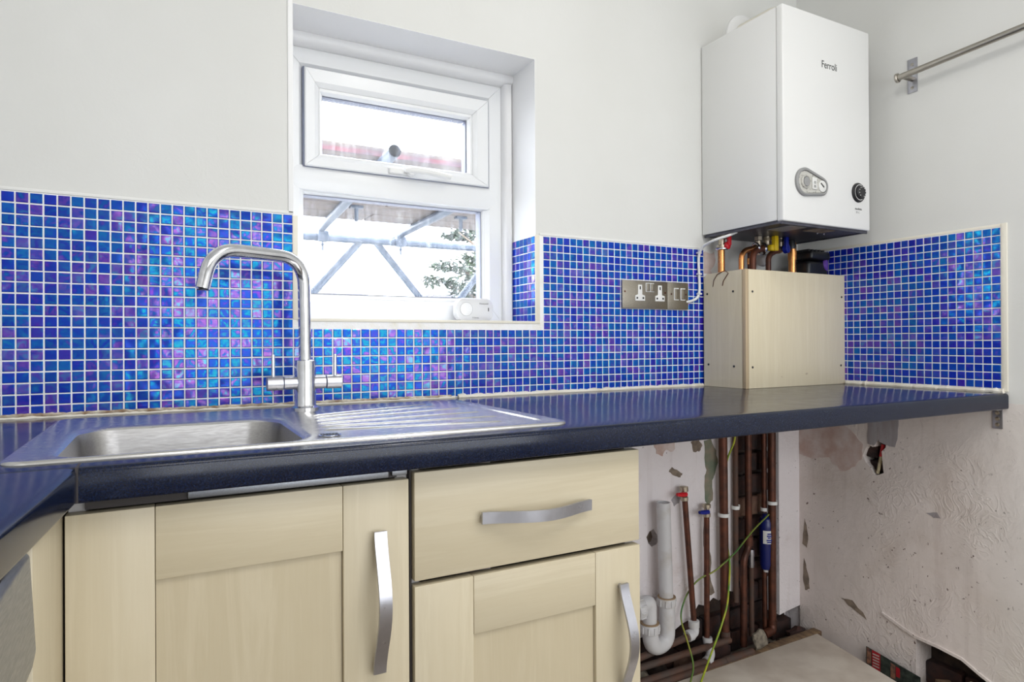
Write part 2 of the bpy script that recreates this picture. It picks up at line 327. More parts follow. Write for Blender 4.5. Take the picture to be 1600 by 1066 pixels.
def thing(name, label, cat, loc=(0, 0, 0), group=None):
    o = bpy.data.objects.new(name, None); COL.objects.link(o); o.location = loc; o.empty_display_size = 0.05
    o['label'] = label; o['category'] = cat
    if group: o['group'] = group
    WLOC[o.name] = Vector(loc); return o
def tag(o, label, cat, group=None):
    o['label'] = label; o['category'] = cat
    if group: o['group'] = group
    return o
def struct(name, mb, mat, parent=None, **kw):
    o = obj(name, mb, mat, parent, **kw)
    if not parent: o['kind'] = 'structure'
    return o
def cut(o, cutters):
    for c in cutters:
        md = o.modifiers.new('b', 'BOOLEAN'); md.operation = 'DIFFERENCE'; md.solver = 'EXACT'; md.object = c
    dg = bpy.context.evaluated_depsgraph_get(); me = bpy.data.meshes.new_from_object(o.evaluated_get(dg)); o.modifiers.clear(); o.data = me
    for c in cutters: bpy.data.objects.remove(c, do_unlink=True)
def cutter(mb): return obj('cutter', mb, 'black', smooth=False)
def text(name, s, size, mat4, mat, parent, ext=0.0003, xs=1.0, **props):
    cu = bpy.data.curves.new('t', 'FONT'); cu.body = s; cu.size = size; cu.extrude = ext; cu.align_x = 'CENTER'; cu.align_y = 'CENTER'
    o = bpy.data.objects.new('t', cu); COL.objects.link(o); dg = bpy.context.evaluated_depsgraph_get()
    me = bpy.data.meshes.new_from_object(o.evaluated_get(dg)); bpy.data.objects.remove(o, do_unlink=True)
    me.transform(mat4 @ Matrix.Diagonal((xs, 1, 1, 1))); me.name = name; me.materials.clear(); me.materials.append(M[mat])
    ob = bpy.data.objects.new(name, me); COL.objects.link(ob)
    if parent: ob.parent = parent; ob.matrix_parent_inverse = Matrix.Translation(-WLOC.get(parent.name, Vector((0, 0, 0))))
    for k, v in props.items(): ob[k] = v
    return ob
FRONT = Matrix.Rotation(math.radians(90), 4, 'X')      # lettering that faces the room (-y)
def rrect(cx, cy, hx, hy, r, z, n=12):
    pts = []
    for k, (sx, sy) in enumerate(((1, 1), (-1, 1), (-1, -1), (1, -1))):
        for j in range(n + 1):
            a = math.pi / 2 * (k + j / n); pts.append((cx + sx * (hx - r) + r * math.cos(a), cy + sy * (hy - r) + r * math.sin(a), z))
    return pts
# ------------------------------------------------------------------ the room shell
XC = 2.251; XL = -0.42; YF = -3.0; ZC = 2.42
WX0, WX1, WZ0, WZ1 = 0.534, 1.177, 1.111, 1.836
mb = MB().box(XL - 0.15, XC + 0.15, 0, 0.24, -0.05, ZC)
wall_back = struct('wall_back', mb, 'wall_back', smooth=False)
chase = MB().box(1.945, 2.146, -0.1, 0.075, -0.2, 0.868)
basecut = MB().prism([(1.06, -0.2), (1.06, 0.17), (1.30, 0.165), (1.45, 0.172), (1.52, 0.158), (1.56, 0.163), (1.60, 0.142), (1.66, 0.15), (1.70, 0.168), (1.735, 0.175), (1.77, 0.215), (1.80, 0.205), (1.835, 0.225), (1.86, 0.21), (1.90, 0.235), (1.93, 0.225), (1.96, 0.26), (2.14, 0.25), (2.146, 0.105), (2.19, 0.112), (2.26, 0.12), (2.26, -0.2)], 1, -0.1, 0.07)
dent = MB().prism([(1.56, 0.46), (1.572, 0.476), (1.588, 0.481), (1.602, 0.462), (1.607, 0.447), (1.60, 0.433), (1.58, 0.428), (1.568, 0.44)], 1, -0.1, 0.035)
dent2 = MB().prism([(1.805, 0.655), (1.815, 0.663), (1.824, 0.655), (1.82, 0.643), (1.808, 0.642)], 1, -0.1, 0.03)
cut(wall_back, [cutter(MB().box(WX0, WX1, -0.1, 0.3, WZ0, WZ1)), cutter(chase), cutter(basecut), cutter(dent), cutter(dent2)])
mb = MB().box(XC, XC + 0.15, YF, 0, -0.05, ZC)
wall_right = struct('wall_right', mb, 'wall_right', smooth=False)
hole = MB().prism([(-0.238, 0.684), (-0.246, 0.706), (-0.258, 0.722), (-0.270, 0.716), (-0.277, 0.718), (-0.278, 0.738), (-0.296, 0.742), (-0.315, 0.739), (-0.313, 0.720), (-0.300, 0.706), (-0.303, 0.67), (-0.306, 0.640), (-0.292, 0.632), (-0.279, 0.628), (-0.262, 0.652), (-0.248, 0.664)], 0, XC - 0.1, XC + 0.06)
hole2 = MB().prism([(-0.400, -0.1), (-0.402, 0.164), (-0.43, 0.165), (-0.464, 0.158), (-0.49, 0.162), (-0.524, 0.155), (-0.55, 0.148), (-0.573, 0.140), (-0.59, 0.118), (-0.63, 0.105), (-0.70, 0.09), (-0.72, -0.1)], 0, XC - 0.1, XC + 0.09)
cut(wall_right, [cutter(hole), cutter(hole2)])
struct('wall_left', MB().box(XL - 0.12, XL, YF, 0, -0.05, ZC), 'plain_wall', smooth=False)
wf = struct('wall_front', MB().box(XL - 0.12, XC + 0.15, YF - 0.15, YF, -0.05, ZC), 'plain_wall', smooth=False)
struct('ceiling', MB().box(XL - 0.12, XC + 0.15, YF - 0.15, 0.24, ZC, ZC + 0.1), 'ceiling', smooth=False)
struct('floor', MB().box(XL - 0.12, XC + 0.15, YF - 0.15, 0.24, -0.12, 0.0), 'floor', smooth=False)
# rear window the daylight comes from (behind the photographer)
w2 = struct('window_2', MB().box(0.15, 2.15, YF, YF + 0.03, 0.50, 1.90), 'upvc')
# linings and bricks inside the broken wall
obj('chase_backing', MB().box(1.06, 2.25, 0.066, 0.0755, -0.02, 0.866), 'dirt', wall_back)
brick_me = {}
def brick(parent, x0, x1, y0, y1, z0, z1, mat='brick'):
    b = MB().box(x0, x1, y0, y1, z0, z1, 0.004, 1)
    for v in b.bm.verts: v.co += Vector((random.uniform(-1, 1), random.uniform(-1, 1), random.uniform(-1, 1))) * 0.0018
    return obj('brick', b, mat, parent)
z = 0.005; row = 0
while z < 0.86:
    xs = [1.95, 2.035, 2.142] if row % 2 else [1.95, 2.09, 2.142]
    for a, b in zip(xs, xs[1:]):
        if z + 0.065 < 0.866: brick(wall_back, a + 0.005, b - 0.005, 0.042 + random.uniform(-0.008, 0.006), 0.066, z, z + 0.063, 'brick_pale' if random.random() < 0.12 else 'brick')
    z += 0.075; row += 1
for row, z in enumerate((0.005, 0.08)):
    x = 1.08 + 0.11 * row
    while x < 1.93:
        brick(wall_back, x, min(x + 0.205, 1.94), 0.03 + random.uniform(-0.008, 0.008), 0.066, z, z + 0.063); x += 0.215
brick(wall_back, 2.15, 2.245, 0.03, 0.066, 0.005, 0.066)
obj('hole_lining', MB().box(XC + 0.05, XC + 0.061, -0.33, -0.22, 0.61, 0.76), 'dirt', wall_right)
for (y0, y1, z0, z1) in ((-0.275, -0.235, 0.68, 0.72), (-0.30, -0.25, 0.635, 0.672)):
    brick(wall_right, XC + 0.018, XC + 0.05, y0, y1, z0, z1)
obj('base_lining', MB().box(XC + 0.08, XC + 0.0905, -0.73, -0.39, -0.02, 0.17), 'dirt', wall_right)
for y in (-0.45, -0.56, -0.67): brick(wall_right, XC + 0.05, XC + 0.08, y - 0.05, y + 0.05, 0.02, 0.085, 'brick')
# worn places on the plaster, a millimetre proud of or set in the paint
def patch(parent, pts, axis, at, mat, th=0.0012, name='worn_patch'):
    if axis == 1: mb = MB().prism(pts, 1, at - th, at)
    else: mb = MB().prism(pts, 0, at - th, at)
    return obj(name, mb, mat, parent, smooth=False)
def rough_poly(pts, amp=0.004, sub=3):
    out = []
    for i, (a, b) in enumerate(pts):
        c, d = pts[(i + 1) % len(pts)]
        for k in range(sub):
            t = k / sub; out.append((a + (c - a) * t + random.uniform(-amp, amp) * (k > 0), b + (d - b) * t + random.uniform(-amp, amp) * (k > 0)))
    return out
patch(wall_back, rough_poly([(1.650, .650), (1.663, .663), (1.690, .648), (1.705, .640), (1.697, .628), (1.675, .634)], .002), 1, 0, 'patch')
patch(wall_back, rough_poly([(1.797, .735), (1.828, .738), (1.850, .70), (1.858, .66), (1.843, .622), (1.832, .605), (1.834, .54), (1.812, .525), (1.800, .55), (1.800, .61), (1.808, .64), (1.799, .68)], .003), 1, 0, 'patch_green')
patch(wall_back, rough_poly([(1.741, .735), (1.775, .742), (1.790, .72), (1.776, .702), (1.752, .703)], .003), 1, 0, 'patch')
patch(wall_back, rough_poly([(1.590, .745), (1.600, .71), (1.625, .70), (1.64, .72), (1.668, .712), (1.675, .745), (1.63, .758)], .004), 1, 0, 'patch_pink')
patch(wall_back, rough_poly([(1.802, .50), (1.812, .46), (1.81, .40), (1.825, .36), (1.82, .30), (1.84, .24), (1.80, .23), (1.792, .30), (1.797, .38), (1.792, .44)], .003), 1, 0, 'patch')
patch(wall_back, rough_poly([(1.66, .562), (1.68, .578), (1.695, .57), (1.69, .548), (1.67, .54)], .003), 1, 0, 'patch_grey')
patch(wall_back, rough_poly([(1.80, 1.24), (1.80, 1.34), (1.825, 1.338), (1.845, 1.345), (1.85, 1.31), (1.83, 1.285), (1.842, 1.26), (1.82, 1.235)], .004), 1, 0, 'patch_pink')
patch(wall_right, rough_poly([(-.255, .80), (-.255, .725), (-.275, .722), (-.290, .74), (-.290, .80)], .002), 0, XC, 'patch_grey')
patch(wall_right, rough_poly([(-.290, .81), (-.292, .737), (-.320, .728), (-.343, .726), (-.352, .764), (-.354, .81)], .002), 0, XC, 'patch_grey')
patch(wall_right, rough_poly([(-.05, .79), (-.002, .79), (-.002, .655), (-.055, .645), (-.12, .66), (-.16, .62), (-.20, .64), (-.235, .67), (-.24, .72), (-.20, .76), (-.13, .79)], .006), 0, XC, 'patch_pink', 0.0008)
patch(wall_right, rough_poly([(-.030, .40), (-.022, .43), (-.018, .39), (-.012, .34), (-.03, .33), (-.035, .36)], .002), 0, XC, 'patch')
patch(wall_right, rough_poly([(-.026, .27), (-.018, .29), (-.014, .22), (-.022, .18), (-.04, .19), (-.034, .24)], .002), 0, XC, 'patch')
patch(wall_right, rough_poly([(-.248, .16), (-.20, .205), (-.16, .20), (-.20, .18)], .004), 0, XC, 'patch')
patch(wall_right, rough_poly([(-.435, .545), (-.465, .553), (-.475, .538), (-.455, .535)], .002), 0, XC, 'patch_grey')
obj('hole_lining', MB().box(1.555, 1.61, .028, .0345, .425, .483), 'patch', wall_back)
# lifted board edge above the broken base of the right wall
mb = MB().prism([(-.30, .205), (-.40, .172), (-.47, .168), (-.53, .16), (-.58, .135), (-.62, .118), (-.62, .112), (-.58, .127), (-.53, .152), (-.47, .16), (-.40, .164), (-.30, .198)], 0, XC - 0.006, XC)
obj('lifted_plaster_edge', mb, 'wall_right', wall_right)
# ------------------------------------------------------------------ mosaic splashback
def tile_mesh(w, h, d, axis, seed):
    """bevelled glass square facing -y (axis 1) or -x (axis 0); origin at its centre on the grout"""
    r = random.Random(seed); bm = bmesh.new(); b = 0.0013
    rings = []
    tx, tz = r.uniform(-.012, .012), r.uniform(-.012, .012)
    for k, (ins, dd) in enumerate(((0, 0), (0, d * 0.6), (b, d))):
        R = []
        for sx, sz in ((-1, -1), (1, -1), (1, 1), (-1, 1)):
            x = sx * (w / 2 - ins); zz = sz * (h / 2 - ins); y = -dd + (tx * x + tz * zz if k else 0)
            R.append(bm.verts.new((x, y, zz) if axis == 1 else (y, -x, zz)))
        rings.append(R)
    for a, c in zip(rings, rings[1:]):
        for k in range(4): bm.faces.new((a[k], a[(k + 1) % 4], c[(k + 1) % 4], c[k]))
    bm.faces.new(rings[-1])
    return bm
TW, TH, TD = TX - 0.0029, TZ - 0.0028, 0.0015
GB = 0.002   # thickness of the grout bed
def tiling(parent, cells, axis, at, mat, nsep):
    """cells: (u, z, w, h) centres. nsep biggest ones first as objects of their own"""
    me = []
    for k in range(10):
        bm = tile_mesh(TW, TH, TD, axis, k); bmesh.ops.recalc_face_normals(bm, faces=bm.faces); d = bpy.data.meshes.new('tile'); bm.to_mesh(d); bm.free(); d.materials.append(M[mat]); me.append(d)
    big = bmesh.new(); n = 0
    for i, (u, zz) in enumerate(cells):
        d = random.choice(me); ju, jz = random.uniform(-.0003, .0003), random.uniform(-.0003, .0003)
        loc = Vector((u + ju, at, zz + jz)) if axis == 1 else Vector((at, u + ju, zz + jz))
        if n < nsep:
            o = bpy.data.objects.new('tile', d); COL.objects.link(o); o.parent = parent; o.location = loc; n += 1
        else:
            t = d.copy(); t.transform(Matrix.Translation(loc)); big.from_mesh(t); bpy.data.meshes.remove(t)
    if len(big.verts):
        o = obj('tile_field', big, mat, parent, smooth=False); o['kind'] = 'stuff'
    else: big.free()
ZB = 0.9135      # foot of the grout bed
# grout bed of the back wall, as a polygon round the window
gp = [(XL, ZB), (2.2505, ZB), (2.2505, 1.272), (1.795, 1.272), (1.795, Z0 + 0.001), (WX1 + 0.001, Z0 + 0.001), (WX1 + 0.001, WZ0), (WX0 + 0.009, WZ0), (WX0 + 0.009, Z0 + 0.001), (XL, Z0 + 0.001)]
splash = obj('splashback', MB().prism(gp, 1, -GB, 0), 'grout', wall_back, smooth=False)
cells = []
for k in range(-19, 101):
    for r in range(20):
        x = (k + 0.5) * TX; zz = Z0 - (r + 0.5) * TZ
        if x > WX0 - 0.004 and x < WX1 + 0.012 and zz > WZ0 - 0.012: continue
        if x > 1.80 and (r < 4 or r > 6): continue
        if x - TW / 2 < XL: continue
        cells.append((x, zz))
cells.sort(key=lambda c: (0 if c[0] > 0 and c[0] < 0.4 else 1, c[0]))
tiling(splash, cells, 1, -GB, 'tile_back', 300)
ZR = Z0 + 0.0082
spr = obj('splashback', MB().box(XC - GB, XC, -0.6335, -0.002, 0.9235 - 0.01, ZR + 0.001), 'grout', wall_right, smooth=False)
cells = []
for k in range(28):
    for r in range(20):
        cells.append((-0.6326 + (k + 0.5) * TX, ZR - (r + 0.5) * TZ))
tiling(spr, cells, 0, XC - GB, 'tile_right', 300)
# tiled window reveal (right side of the opening)
rv = obj('reveal_tiling', MB().box(WX1 - GB, WX1, 0.0, 0.132, WZ0, Z0), 'grout', wall_back, smooth=False)
cells = [((k + 0.5) * TX, Z0 - (r + 0.5) * TZ) for k in range(6) for r in range(11) if Z0 - (r + 1) * TZ > WZ0 - 0.004]
tiling(rv, cells, 0, WX1 - GB, 'tile_reveal', 0)
obj('edge_strip', MB().box(WX1 - 0.004, WX1 + 0.0105, -0.0035, 0.0, WZ0 - 0.006, Z0 + 0.002, 0.001), 'ivory', wall_back)
obj('edge_strip', MB().box(WX0 - 0.002, WX0 + 0.0095, -0.0035, 0.0, WZ0 - 0.002, Z0 - 0.002, 0.001), 'ivory', wall_back)
obj('edge_strip', MB().box(WX0 + 0.008, WX1 + 0.01, -0.0045, 0.003, WZ0 - 0.006, WZ0 + 0.001, 0.001), 'ivory', wall_back)
obj('edge_strip', MB().box(XC - 0.005, XC, -0.648, -0.634, 0.916, 1.366, 0.001), 'ivory', wall_right)
obj('top_bead', MB().box(XC - 0.003, XC, -0.645, -0.002, ZR + 0.001, ZR + 0.009, 0.001), 'ivory', wall_right)
obj('top_bead', MB().box(XL, WX0, -0.003, 0, Z0 + 0.0015, Z0 + 0.008, 0.001), 'plain_wall', wall_back)
obj('top_bead', MB().box(WX1 + 0.01, 1.79, -0.003, 0, Z0 + 0.0015, Z0 + 0.008, 0.001), 'plain_wall', wall_back)
# raised plaster lip round the window opening
lip = MB().box(WX0 - 0.011, WX0, -0.003, 0.0, Z0 + 0.004, 2.0, 0.001)
obj('reveal_lip', lip, 'reveal', wall_back)
# reveal paint
rp = MB().box(WX0, WX0 + 0.001, 0.0, 0.15, WZ0, WZ1).box(WX0, WX1, 0.0, 0.15, WZ1 - 0.001, WZ1).box(WX1 - 0.001, WX1, 0.0, 0.15, Z0, WZ1).box(WX0, WX1, 0.0, 0.15, WZ0, WZ0 + 0.001)
obj('reveal_paint', rp, 'reveal', wall_back, smooth=False)
# silicone along the worktop
def bead(parent, p0, p1, r, mat, name, seed):
    rnd = random.Random(seed); P0, P1 = Vector(p0), Vector(p1); n = max(8, int((P1 - P0).length / 0.006)); pts = []; rs = []
    for i in range(n + 1):
        t = i / n; pts.append(P0.lerp(P1, t) + Vector((0, 0, rnd.uniform(-.0008, .0008)))); rs.append(r * (0.75 + 0.5 * mnoise.noise(Vector((t * 37, seed, 0))) + 0.2 * rnd.random()))
    mb = MB().tube(pts, rs, 8); return obj(name, mb, mat, parent)
def sealant(name, p0, p1, r, mat, label, seed):
    o = bead(None, p0, p1, r, mat, name, seed); return tag(o, label, 'sealant')
sealant('sealant_bead', (0.94, -0.004, 0.9135), (1.79, -0.004, 0.9135), 0.0085, 'silicone', 'cream silicone bead between the back wall mosaic and the worktop, right of the sink', 1)
sealant('sealant_bead', (-0.42, -0.004, 0.9125), (0.93, -0.004, 0.9125), 0.0062, 'silicone', 'cream silicone bead behind the sink and tap at the foot of the mosaic', 2)
sealant('sealant_bead', (-0.42, -0.0055, 0.9185), (0.92, -0.0055, 0.9175), 0.0040, 'silicone_brown', 'brown mouldy split sealant on top of the bead behind the sink', 3)
sealant('sealant_bead', (2.243, -0.19, 0.9165), (2.243, -0.64, 0.9165), 0.0085, 'silicone', 'cream silicone bead along the right wall end of the worktop', 4)
# ------------------------------------------------------------------ window
win = struct('window_1', MB().box(WX0, WX1 - 0.001, 0.215, 0.235, WZ0, WZ0 + 0.03), 'upvc')
def mitre_frame(x0, x1, z0, z1, w, y0, y1, slope=0.010, sw=0.010, gap=0.0004):
    """four mitred lengths; front face at y0, bevelled inner lip running back by slope"""
    mb = MB(); bm = mb.bm
    if not isinstance(w, (tuple, list)): w = (w, w, w, w)     # left, right, bottom, top
    prof = [(0, y1), (0, y0 + 0.003), (0.003, y0), (1, y0), (2, y0 + slope), (2, y1)]
    def at(u, v, t, kind):
        l, r, b, tt = w
        # u=0 outer,1 inner front edge start, 2 inner edge
        if kind == 0: f = 0
        return None
    def ring(corner):
        sx, sz = corner; out = []
        l = w[0] if sx < 0 else w[1]; b = w[2] if sz < 0 else w[3]
        for k, y in prof:
            if k == 0: dx = dz = 0
            elif k == 0.003: dx = dz = 0.003
            elif k == 1: dx, dz = l - sw, b - sw
            else: dx, dz = l, b
            out.append(Vector(((x0 + dx) if sx < 0 else (x1 - dx), y, (z0 + dz) if sz < 0 else (z1 - dz))))
        return out
    cs = [(-1, -1), (1, -1), (1, 1), (-1, 1)]
    for i in range(4):
        a, b = ring(cs[i]), ring(cs[(i + 1) % 4]); d = Vector(((1, 0, 0), (0, 0, 1), (-1, 0, 0), (0, 0, -1))[i]) * gap
        A = [bm.verts.new(p + d) for p in a]; B = [bm.verts.new(p - d) for p in b]
        n = len(A)
        for k in range(n): bm.faces.new((A[k], A[(k + 1) % n], B[(k + 1) % n], B[k]))
        bm.faces.new(A[::-1]); bm.faces.new(B)
    return mb
YW = 0.150
fr = mitre_frame(WX0, 1.149, WZ0, 1.806, (0.052, 0.052, 0.060, 0.052), YW, 0.215, 0.012, 0.012)
obj('frame', fr, 'upvc', win, ang=25)
tr = MB().prism([(WX0 + 0.01, 1.479), (WX0 + 0.036, 1.507), (1.103, 1.507), (1.137, 1.471), (1.103, 1.440), (WX0 + 0.036, 1.446)], 1, YW - 0.0005, 0.21, 0.0015)
obj('transom', tr, 'upvc', win, ang=25)
# lower pane beads
obj('glazing_bead', mitre_frame(0.576, 1.103, 1.168, 1.450, (0.010, 0.013, 0.014, 0.014), YW + 0.012, 0.19, 0.008, 0.006), 'upvc', win, ang=25)
obj('gasket', mitre_frame(0.584, 1.091, 1.180, 1.438, 0.0032, 0.168, 0.20, 0.001, 0.001), 'upvc_dark', win, ang=25)
obj('glass_pane', MB().box(0.582, 1.093, 0.176, 0.180, 1.176, 1.442), 'glass', win, smooth=False)
# opening light
obj('shadow_gap', mitre_frame(0.583, 1.105, 1.5025, 1.756, (0.004, 0.005, 0.001, 0.004), 0.1435, 0.19, 0.001, 0.001), 'upvc_dark', win, ang=25)
sash = obj('sash', mitre_frame(0.5865, 1.1015, 1.5035, 1.7535, (0.036, 0.048, 0.032, 0.046), 0.138, 0.19, 0.008, 0.012), 'upvc', win, ang=25, label='opening top light')
obj('glazing_bead', mitre_frame(0.621, 1.055, 1.534, 1.709, (0.011, 0.014, 0.007, 0.016), 0.146, 0.18, 0.008, 0.006), 'upvc', sash, ang=25)
obj('gasket', mitre_frame(0.631, 1.041, 1.540, 1.694, 0.003, 0.160, 0.19, 0.001, 0.001), 'upvc_dark', sash, ang=25)
obj('glass_pane', MB().box(0.629, 1.043, 0.168, 0.172, 1.538, 1.696), 'glass', sash, smooth=False)
# handle on the sash
hd = MB().box(0.802, 0.872, 0.128, 0.138, 1.507, 1.524, 0.004, 3)
hb = MB().lathe([(0.013, 0), (0.013, 0.012), (0.011, 0.016), (0.0, 0.017)], (0.862, 0.130, 1.517), (0, -1, 0))
hb.tube([(0.842, 0.118, 1.517), (0.870, 0.114, 1.518), (0.90, 0.110, 1.517), (0.94, 0.112, 1.514), (0.972, 0.116, 1.512)], [0.006, 0.0095, 0.0075, 0.0075, 0.007], 12)
h = obj('window_handle', hd, 'white_plastic', sash); obj('lever', hb, 'white_plastic', h) if False else None
lv = obj('handle_lever', hb, 'white_plastic', sash)
obj('handle_lock', MB().lathe([(0.006, 0), (0.006, 0.002), (0.004, 0.0022)], (0.866, 0.1135, 1.518), (0, -1, 0)), 'satin', sash)
# quarter round trims at the head and right of the frame
def quarter(axis, a, b, c0, c1, sgn):
    pts = [(c0, c1), (c0 + sgn[0] * 0.026, c1)] + [(c0 + sgn[0] * 0.026 * math.cos(t), c1 + sgn[1] * 0.026 * math.sin(t)) for t in [math.pi / 2 * k / 6 for k in range(1, 6)]] + [(c0, c1 + sgn[1] * 0.026)]
    return pts
mb = MB().prism([(0.152, WZ1 - 0.001), (0.128, WZ1 - 0.001), (0.124, WZ1 - 0.008), (0.126, WZ1 - 0.02), (0.134, WZ1 - 0.028), (0.152, WZ1 - 0.031)], 0, WX0, WX1)
t1 = struct('trim_1', mb, 'trim')
mb = MB().prism([(WX1 - 0.002, 0.152), (WX1 - 0.002, 0.132), (WX1 - 0.008, 0.126), (WX1 - 0.02, 0.128), (WX1 - 0.027, 0.136), (WX1 - 0.029, 0.152)], 2, WZ0, WZ1 - 0.028)
struct('trim_2', mb, 'trim')
# ------------------------------------------------------------------ carbon monoxide alarm on the sill
al = thing('carbon_monoxide_alarm', 'small white oval carbon monoxide alarm propped on the window sill', 'alarm', (1.04, 0.105, WZ0))
R10 = Matrix.Translation((0, 0, 0))
mb = MB(); rings = [[(x, y, zz) for x, zz, y in [(p[0], p[1], yy) for p in rrect(1.040, 1.146, hx, hz, r, 0)]] for hx, hz, r, yy in ((0.055, 0.030, 0.022, 0.130), (0.0575, 0.0325, 0.024, 0.126), (0.0575, 0.0325, 0.024, 0.108), (0.0555, 0.0305, 0.022, 0.1035), (0.052, 0.027, 0.02, 0.102))]
mb.loft(rings, True, True); obj('alarm_body', mb, simple('alarm_plastic', (0.66, 0.66, 0.66), 0.4), al)
mb = MB().lathe([(0.0185, 0), (0.0185, 0.0012), (0.0178, 0.0016), (0.0, 0.0017)], (1.012, 0.1022, 1.147), (0, -1, 0), 32); obj('test_button', mb, 'white_plastic', al)
mb = MB()
for k in range(36):
    a0, a1 = 2 * math.pi * k / 36, 2 * math.pi * (k + 1) / 36
    mb.bm.faces.new([mb.bm.verts.new((1.012 + r * math.cos(a), 0.1008, 1.147 + r * math.sin(a))) for r, a in ((0.0185, a0), (0.0192, a0), (0.0192, a1), (0.0185, a1))])
obj('button_ring', mb, 'grey_plastic', al)
obj('indicator_window', MB().box(1.0795, 1.0815, 0.1012, 0.1022, 1.142, 1.152), 'black', al)
text('lettering', 'Honeywell', 0.0065, Matrix.Translation((1.066, 0.1015, 1.163)) @ FRONT, 'grey_plastic', al)
text('lettering', 'X-Series', 0.006, Matrix.Translation((1.040, 0.1015, 1.1235)) @ FRONT, 'grey_plastic', al)
# ------------------------------------------------------------------ worktops
YE = -0.648; ZT = 0.912; ZBm = 0.870
def wt_profile(y0, y1):
    r = 0.009
    pts = [(y1, ZT), (y0 + r, ZT)] + [(y0 + r - r * math.sin(t), ZT - r + r * math.cos(t)) for t in [math.pi / 2 * k / 5 for k in range(1, 6)]]
    pts += [(y0 + 0.004 - 0.004 * math.cos(t), ZBm + 0.004 - 0.004 * math.sin(t)) for t in [math.pi / 2 * k / 3 for k in range(0, 4)]] + [(y1, ZBm)]
    return pts
wt = obj('worktop', MB().prism(wt_profile(YE, -0.0035), 0, -0.415, XC - 0.001), 'worktop')
tag(wt, 'dark blue speckled laminate worktop running under the window to the right wall', 'worktop')
cut(wt, [cutter(MB().box(0.135, 0.475, -0.58, -0.235, 0.8, 1.0))])
wt.data.set_sharp_from_angle(angle=math.radians(30))
# side worktop, turned a little off square
mb = MB().prism([(0.1845 - (y - YE), z) for y, z in wt_profile(YE, YE + 0.600)], 1, YE - 0.0015, YE - 1.30)
for v in mb.bm.verts: v.co.x = max(v.co.x + 0.0814 * (v.co.y - YE), XL + 0.002); v.co.z += 0.0005
wt2 = obj('worktop', mb, 'worktop', ang=30)
tag(wt2, 'dark blue laminate side worktop with rounded edge at lower left', 'worktop')
# reads as mitred joint: dark jointing line
tag(obj('joint_strip', MB().box(0.183, 0.186, YE - 0.0012, YE + 0.03, ZBm + 0.001, ZT + 0.0004), 'edge_brown'), 'thin dark jointing strip where the side worktop meets the long worktop', 'strip')
# ------------------------------------------------------------------ sink
sk = thing('sink', 'stainless steel inset sink with bowl and ribbed drainer', 'sink', (0.5, -0.345, ZT))
SX0, SX1, SY0, SY1 = 0.100, 0.898, -0.600, -0.092
cx, cy, hx, hy = (SX0 + SX1) / 2, (SY0 + SY1) / 2, (SX1 - SX0) / 2, (SY1 - SY0) / 2
bx, by, bhx, bhy = 0.305, -0.408, 0.155, 0.158
mb = MB()
rings = [rrect(cx, cy, hx, hy, 0.030, 0.9122), rrect(cx, cy, hx - 0.0005, hy - 0.0005, 0.030, 0.9145), rrect(cx, cy, hx - 0.003, hy - 0.003, 0.028, 0.9165), rrect(cx, cy, hx - 0.007, hy - 0.007, 0.025, 0.9165), rrect(cx, cy, hx - 0.014, hy - 0.012, 0.020, 0.9148),
         rrect(bx, by, bhx + 0.014, bhy + 0.014, 0.064, 0.9140), rrect(bx, by, bhx + 0.006, bhy + 0.006, 0.058, 0.9125), rrect(bx, by, bhx, bhy, 0.053, 0.908)]
mb.loft(rings, False); obj('sink_top', mb, 'sink', sk, ang=60)
mb = MB(); rings = [rrect(bx, by, bhx, bhy, 0.053, 0.908), rrect(bx, by, bhx - 0.004, bhy - 0.004, 0.052, 0.89), rrect(bx, by, bhx - 0.010, bhy - 0.010, 0.050, 0.80), rrect(bx, by, bhx - 0.018, bhy - 0.018, 0.046, 0.770), rrect(bx, by, bhx - 0.035, bhy - 0.035, 0.035, 0.760), rrect(bx, by, 0.04, 0.04, 0.0395, 0.757)]
mb.loft(rings, True); obj('bowl', mb, 'sink_bowl', sk, ang=60)
obj('drain', MB().lathe([(0.036, 0), (0.036, 0.003), (0.030, 0.004), (0.0, 0.002)], (bx, by, 0.757), (0, 0, 1)), 'chrome', sk)
for (a, b_) in (((0.520, -0.300), (0.80, -0.205)), ((0.513, -0.345), (0.83, -0.275)), ((0.507, -0.393), (0.835, -0.362)), ((0.503, -0.437), (0.83, -0.448)), ((0.499, -0.480), (0.80, -0.525)), ((0.525, -0.262), (0.80, -0.150))):
    mb = MB(); A = Vector((*a, 0.9140)); B = Vector((*b_, 0.9140)); mb.tube([A, A.lerp(B, 0.03), A.lerp(B, 0.97), B], [0.001, 0.0042, 0.0042, 0.001], 12)
    for v in mb.bm.verts: v.co.z = 0.9140 + (v.co.z - 0.9140) * 0.62
    obj('drainer_rib', mb, 'sink', sk)
mb = MB(); A = Vector((0.872, -0.16, 0.9145)); B = Vector((0.866, -0.545, 0.9145)); mb.tube([A, A.lerp(B, 0.03), A.lerp(B, 0.97), B], [0.002, 0.008, 0.008, 0.002], 12)
for v in mb.bm.verts: v.co.z = 0.9145 + (v.co.z - 0.9145) * 0.4
obj('drainer_rib', mb, 'sink', sk)
ov = MB().lathe([(0.017, 0), (0.018, 0.0012), (0.014, 0.0016), (0.0, 0.001)], (0.494, -0.545, 0.9146), (0, 0, 1)); ovf = obj('overflow', ov, 'chrome', sk)
for k in range(6): obj('slot', MB().box(0.482 + k * 0.0045, 0.4845 + k * 0.0045, -0.555, -0.536, 0.9158, 0.9168), 'black', ovf)
